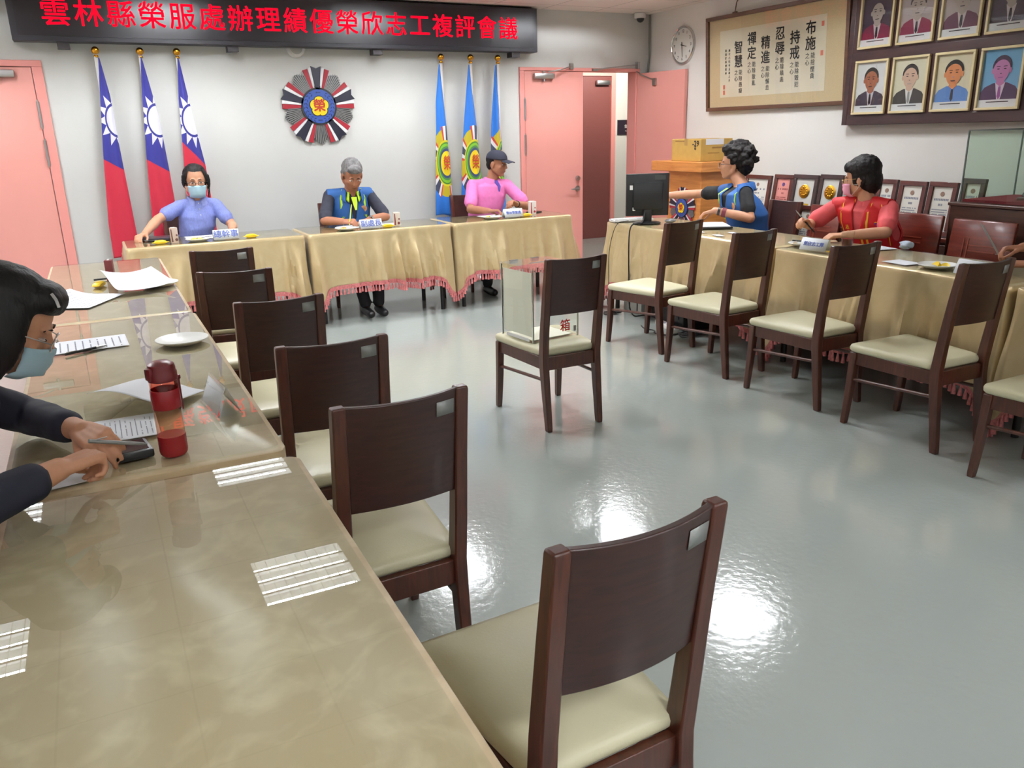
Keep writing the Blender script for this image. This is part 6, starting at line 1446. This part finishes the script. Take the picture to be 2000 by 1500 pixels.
# --- person cut by the right edge, only hands and forearms in view
J = dict(pelvis=(4.86, 2.14, .535), chest=(4.82, 2.18, .80), neck=(4.78, 2.20, 1.05), head=(4.72, 2.22, 1.18), look=(-.9, .3, -.3), shL=(4.76, 2.02, .98), shR=(4.75, 2.37, .98), elL=(4.42, 2.20, .82), elR=(4.56, 2.42, .90), wrL=(4.16, 2.44, .80), wrR=(4.36, 2.60, .85),
    handL=((-.6, .8, -.05), (.1, .1, -1), -1, .5), handR=((-.75, .62, -.12), (-.2, -.2, -1), 1, .7), knL=(4.46, 2.04, .48), knR=(4.46, 2.30, .48), anL=(4.46, 2.04, .08), anR=(4.46, 2.30, .08), toe=(-1, 0, 0))
t, F, hc, body = person('person', 'person cut off by the right picture edge, forearms reaching over the table', J, M_skin2, 1.03, sleeve=.5, top=NAVY, pants=PANT)
hairmass(t, hc, F, 1.03, [('e', (0, -.024, .05), (.086, .096, .088)), ('e', (0, -.05, -.01), (.078, .062, .07))], M_hair, lambda p: (p.y > .035 and p.z < .055) or (p.y > .0 and p.z < -.02), 6, .004)
pen(4.255, 2.705, 120, 'grey pen held up in the hand at the right picture edge', M_sticker, .13, .875, 1.0)
# --- woman in the foreground, dark hair hanging, head bent
J = dict(pelvis=(-.60, 2.08, .535), chest=(-.52, 2.10, .80), neck=(-.36, 2.20, 1.00), head=(-.222, 2.25, 1.085), look=(.86, -.06, -.50), shL=(-.42, 2.36, .93), shR=(-.42, 1.99, .93), elL=(-.235, 2.39, .81), elR=(-.345, 1.715, .815), wrL=(-.108, 2.150, .822), wrR=(-.150, 1.872, .832),
    handL=((.42, -.90, -.08), (.35, .15, -1), -1, .55, [.9, .6, .55, .5]), handR=((.80, .56, -.02), (-.05, -.1, -1), 1, .8, [1.05, 1.12, 1.16, 1.2]), knL=(-.30, 2.24, .48), knR=(-.30, 1.98, .48), anL=(-.32, 2.24, .08), anR=(-.32, 1.98, .08), toe=(1, 0, 0))
t, F, hc, body = person('person', 'woman in the left foreground with long black hair and a pale mask, head bent', J, M_skin, 1.04, voxel=.0048, fem=True, sleeve=.72, top=DNAVY, topname='jacket', pants=PANT, long=True, lidded=True)
v = vest(t, J, REDV, YELT, True, inf=.016); sv = surf(v); ax, up, out = chestframe(J); nk = V(J['neck']); q = lambda x, y, off=.004: sv(nk + ax * x + up * y, out, off)
piping(v, q, nk, ax, up, out)
facemask(t, hc, F, 1.04, M_mask); glasses(t, hc, F, 1.04, M_steel)
M_hairk = mat('long_black_hair', (14, 12, 13), .5, var=.4, scale=60, stretch=(1, 1, .2), bump=.25, bscale=160, spec=.3)
h = hairmass(t, hc, F, 1.04, [('e', (0, -.026, .05), (.089, .104, .09)), ('e', (0, -.07, -.03), (.09, .06, .12)), ('e', (.074, -.012, -.03), (.026, .062, .12)), ('e', (.066, -.03, -.17), (.03, .055, .13)), ('e', (.05, -.05, -.29), (.035, .05, .10)), ('e', (-.074, -.012, -.03), (.026, .062, .12)), ('e', (-.066, -.03, -.17), (.03, .055, .13)), ('e', (0, -.09, -.18), (.07, .05, .16)), ('e', (0, .045, .088), (.068, .05, .042))], M_hairk, lambda p: (p.y > .035 and p.z < .062 and abs(p.x) < .066), 7, .003)
mb = MB(); hp = lambda x, y, z: hc + F @ (V((x, y, z)) * 1.04)
mb.tube([hp(.05, .055, .112), hp(.055, .068, .104), hp(.056, .08, .09)], .004, 8); obj('hair_clip', mb, M_steel, h)
pen(-.03, 2.03, 20, 'slim silver pen between the fingers of the foreground woman', M_sticker, .13, .815, -.35)
t = thing('office_chair', 'dark chair the foreground woman sits on', 'chair', (-.66, 2.1, 0))
mb = MB(); mb.bb((-.86, 1.88, .40), (-.44, 2.32, .44), .01); obj('seat', mb, M_cream, t)
mb = MB(); mb.box((-.885, 2.1, .70), (.03, .40, .36), bev=.01); obj('backrest', mb, M_walnutb, t)
for x in (-.84, -.46):
    for y in (1.9, 2.3): mb = MB(); mb.bb((x - .018, y - .018, 0), (x + .018, y + .018, .40)); obj('leg', mb, M_walnut, t)
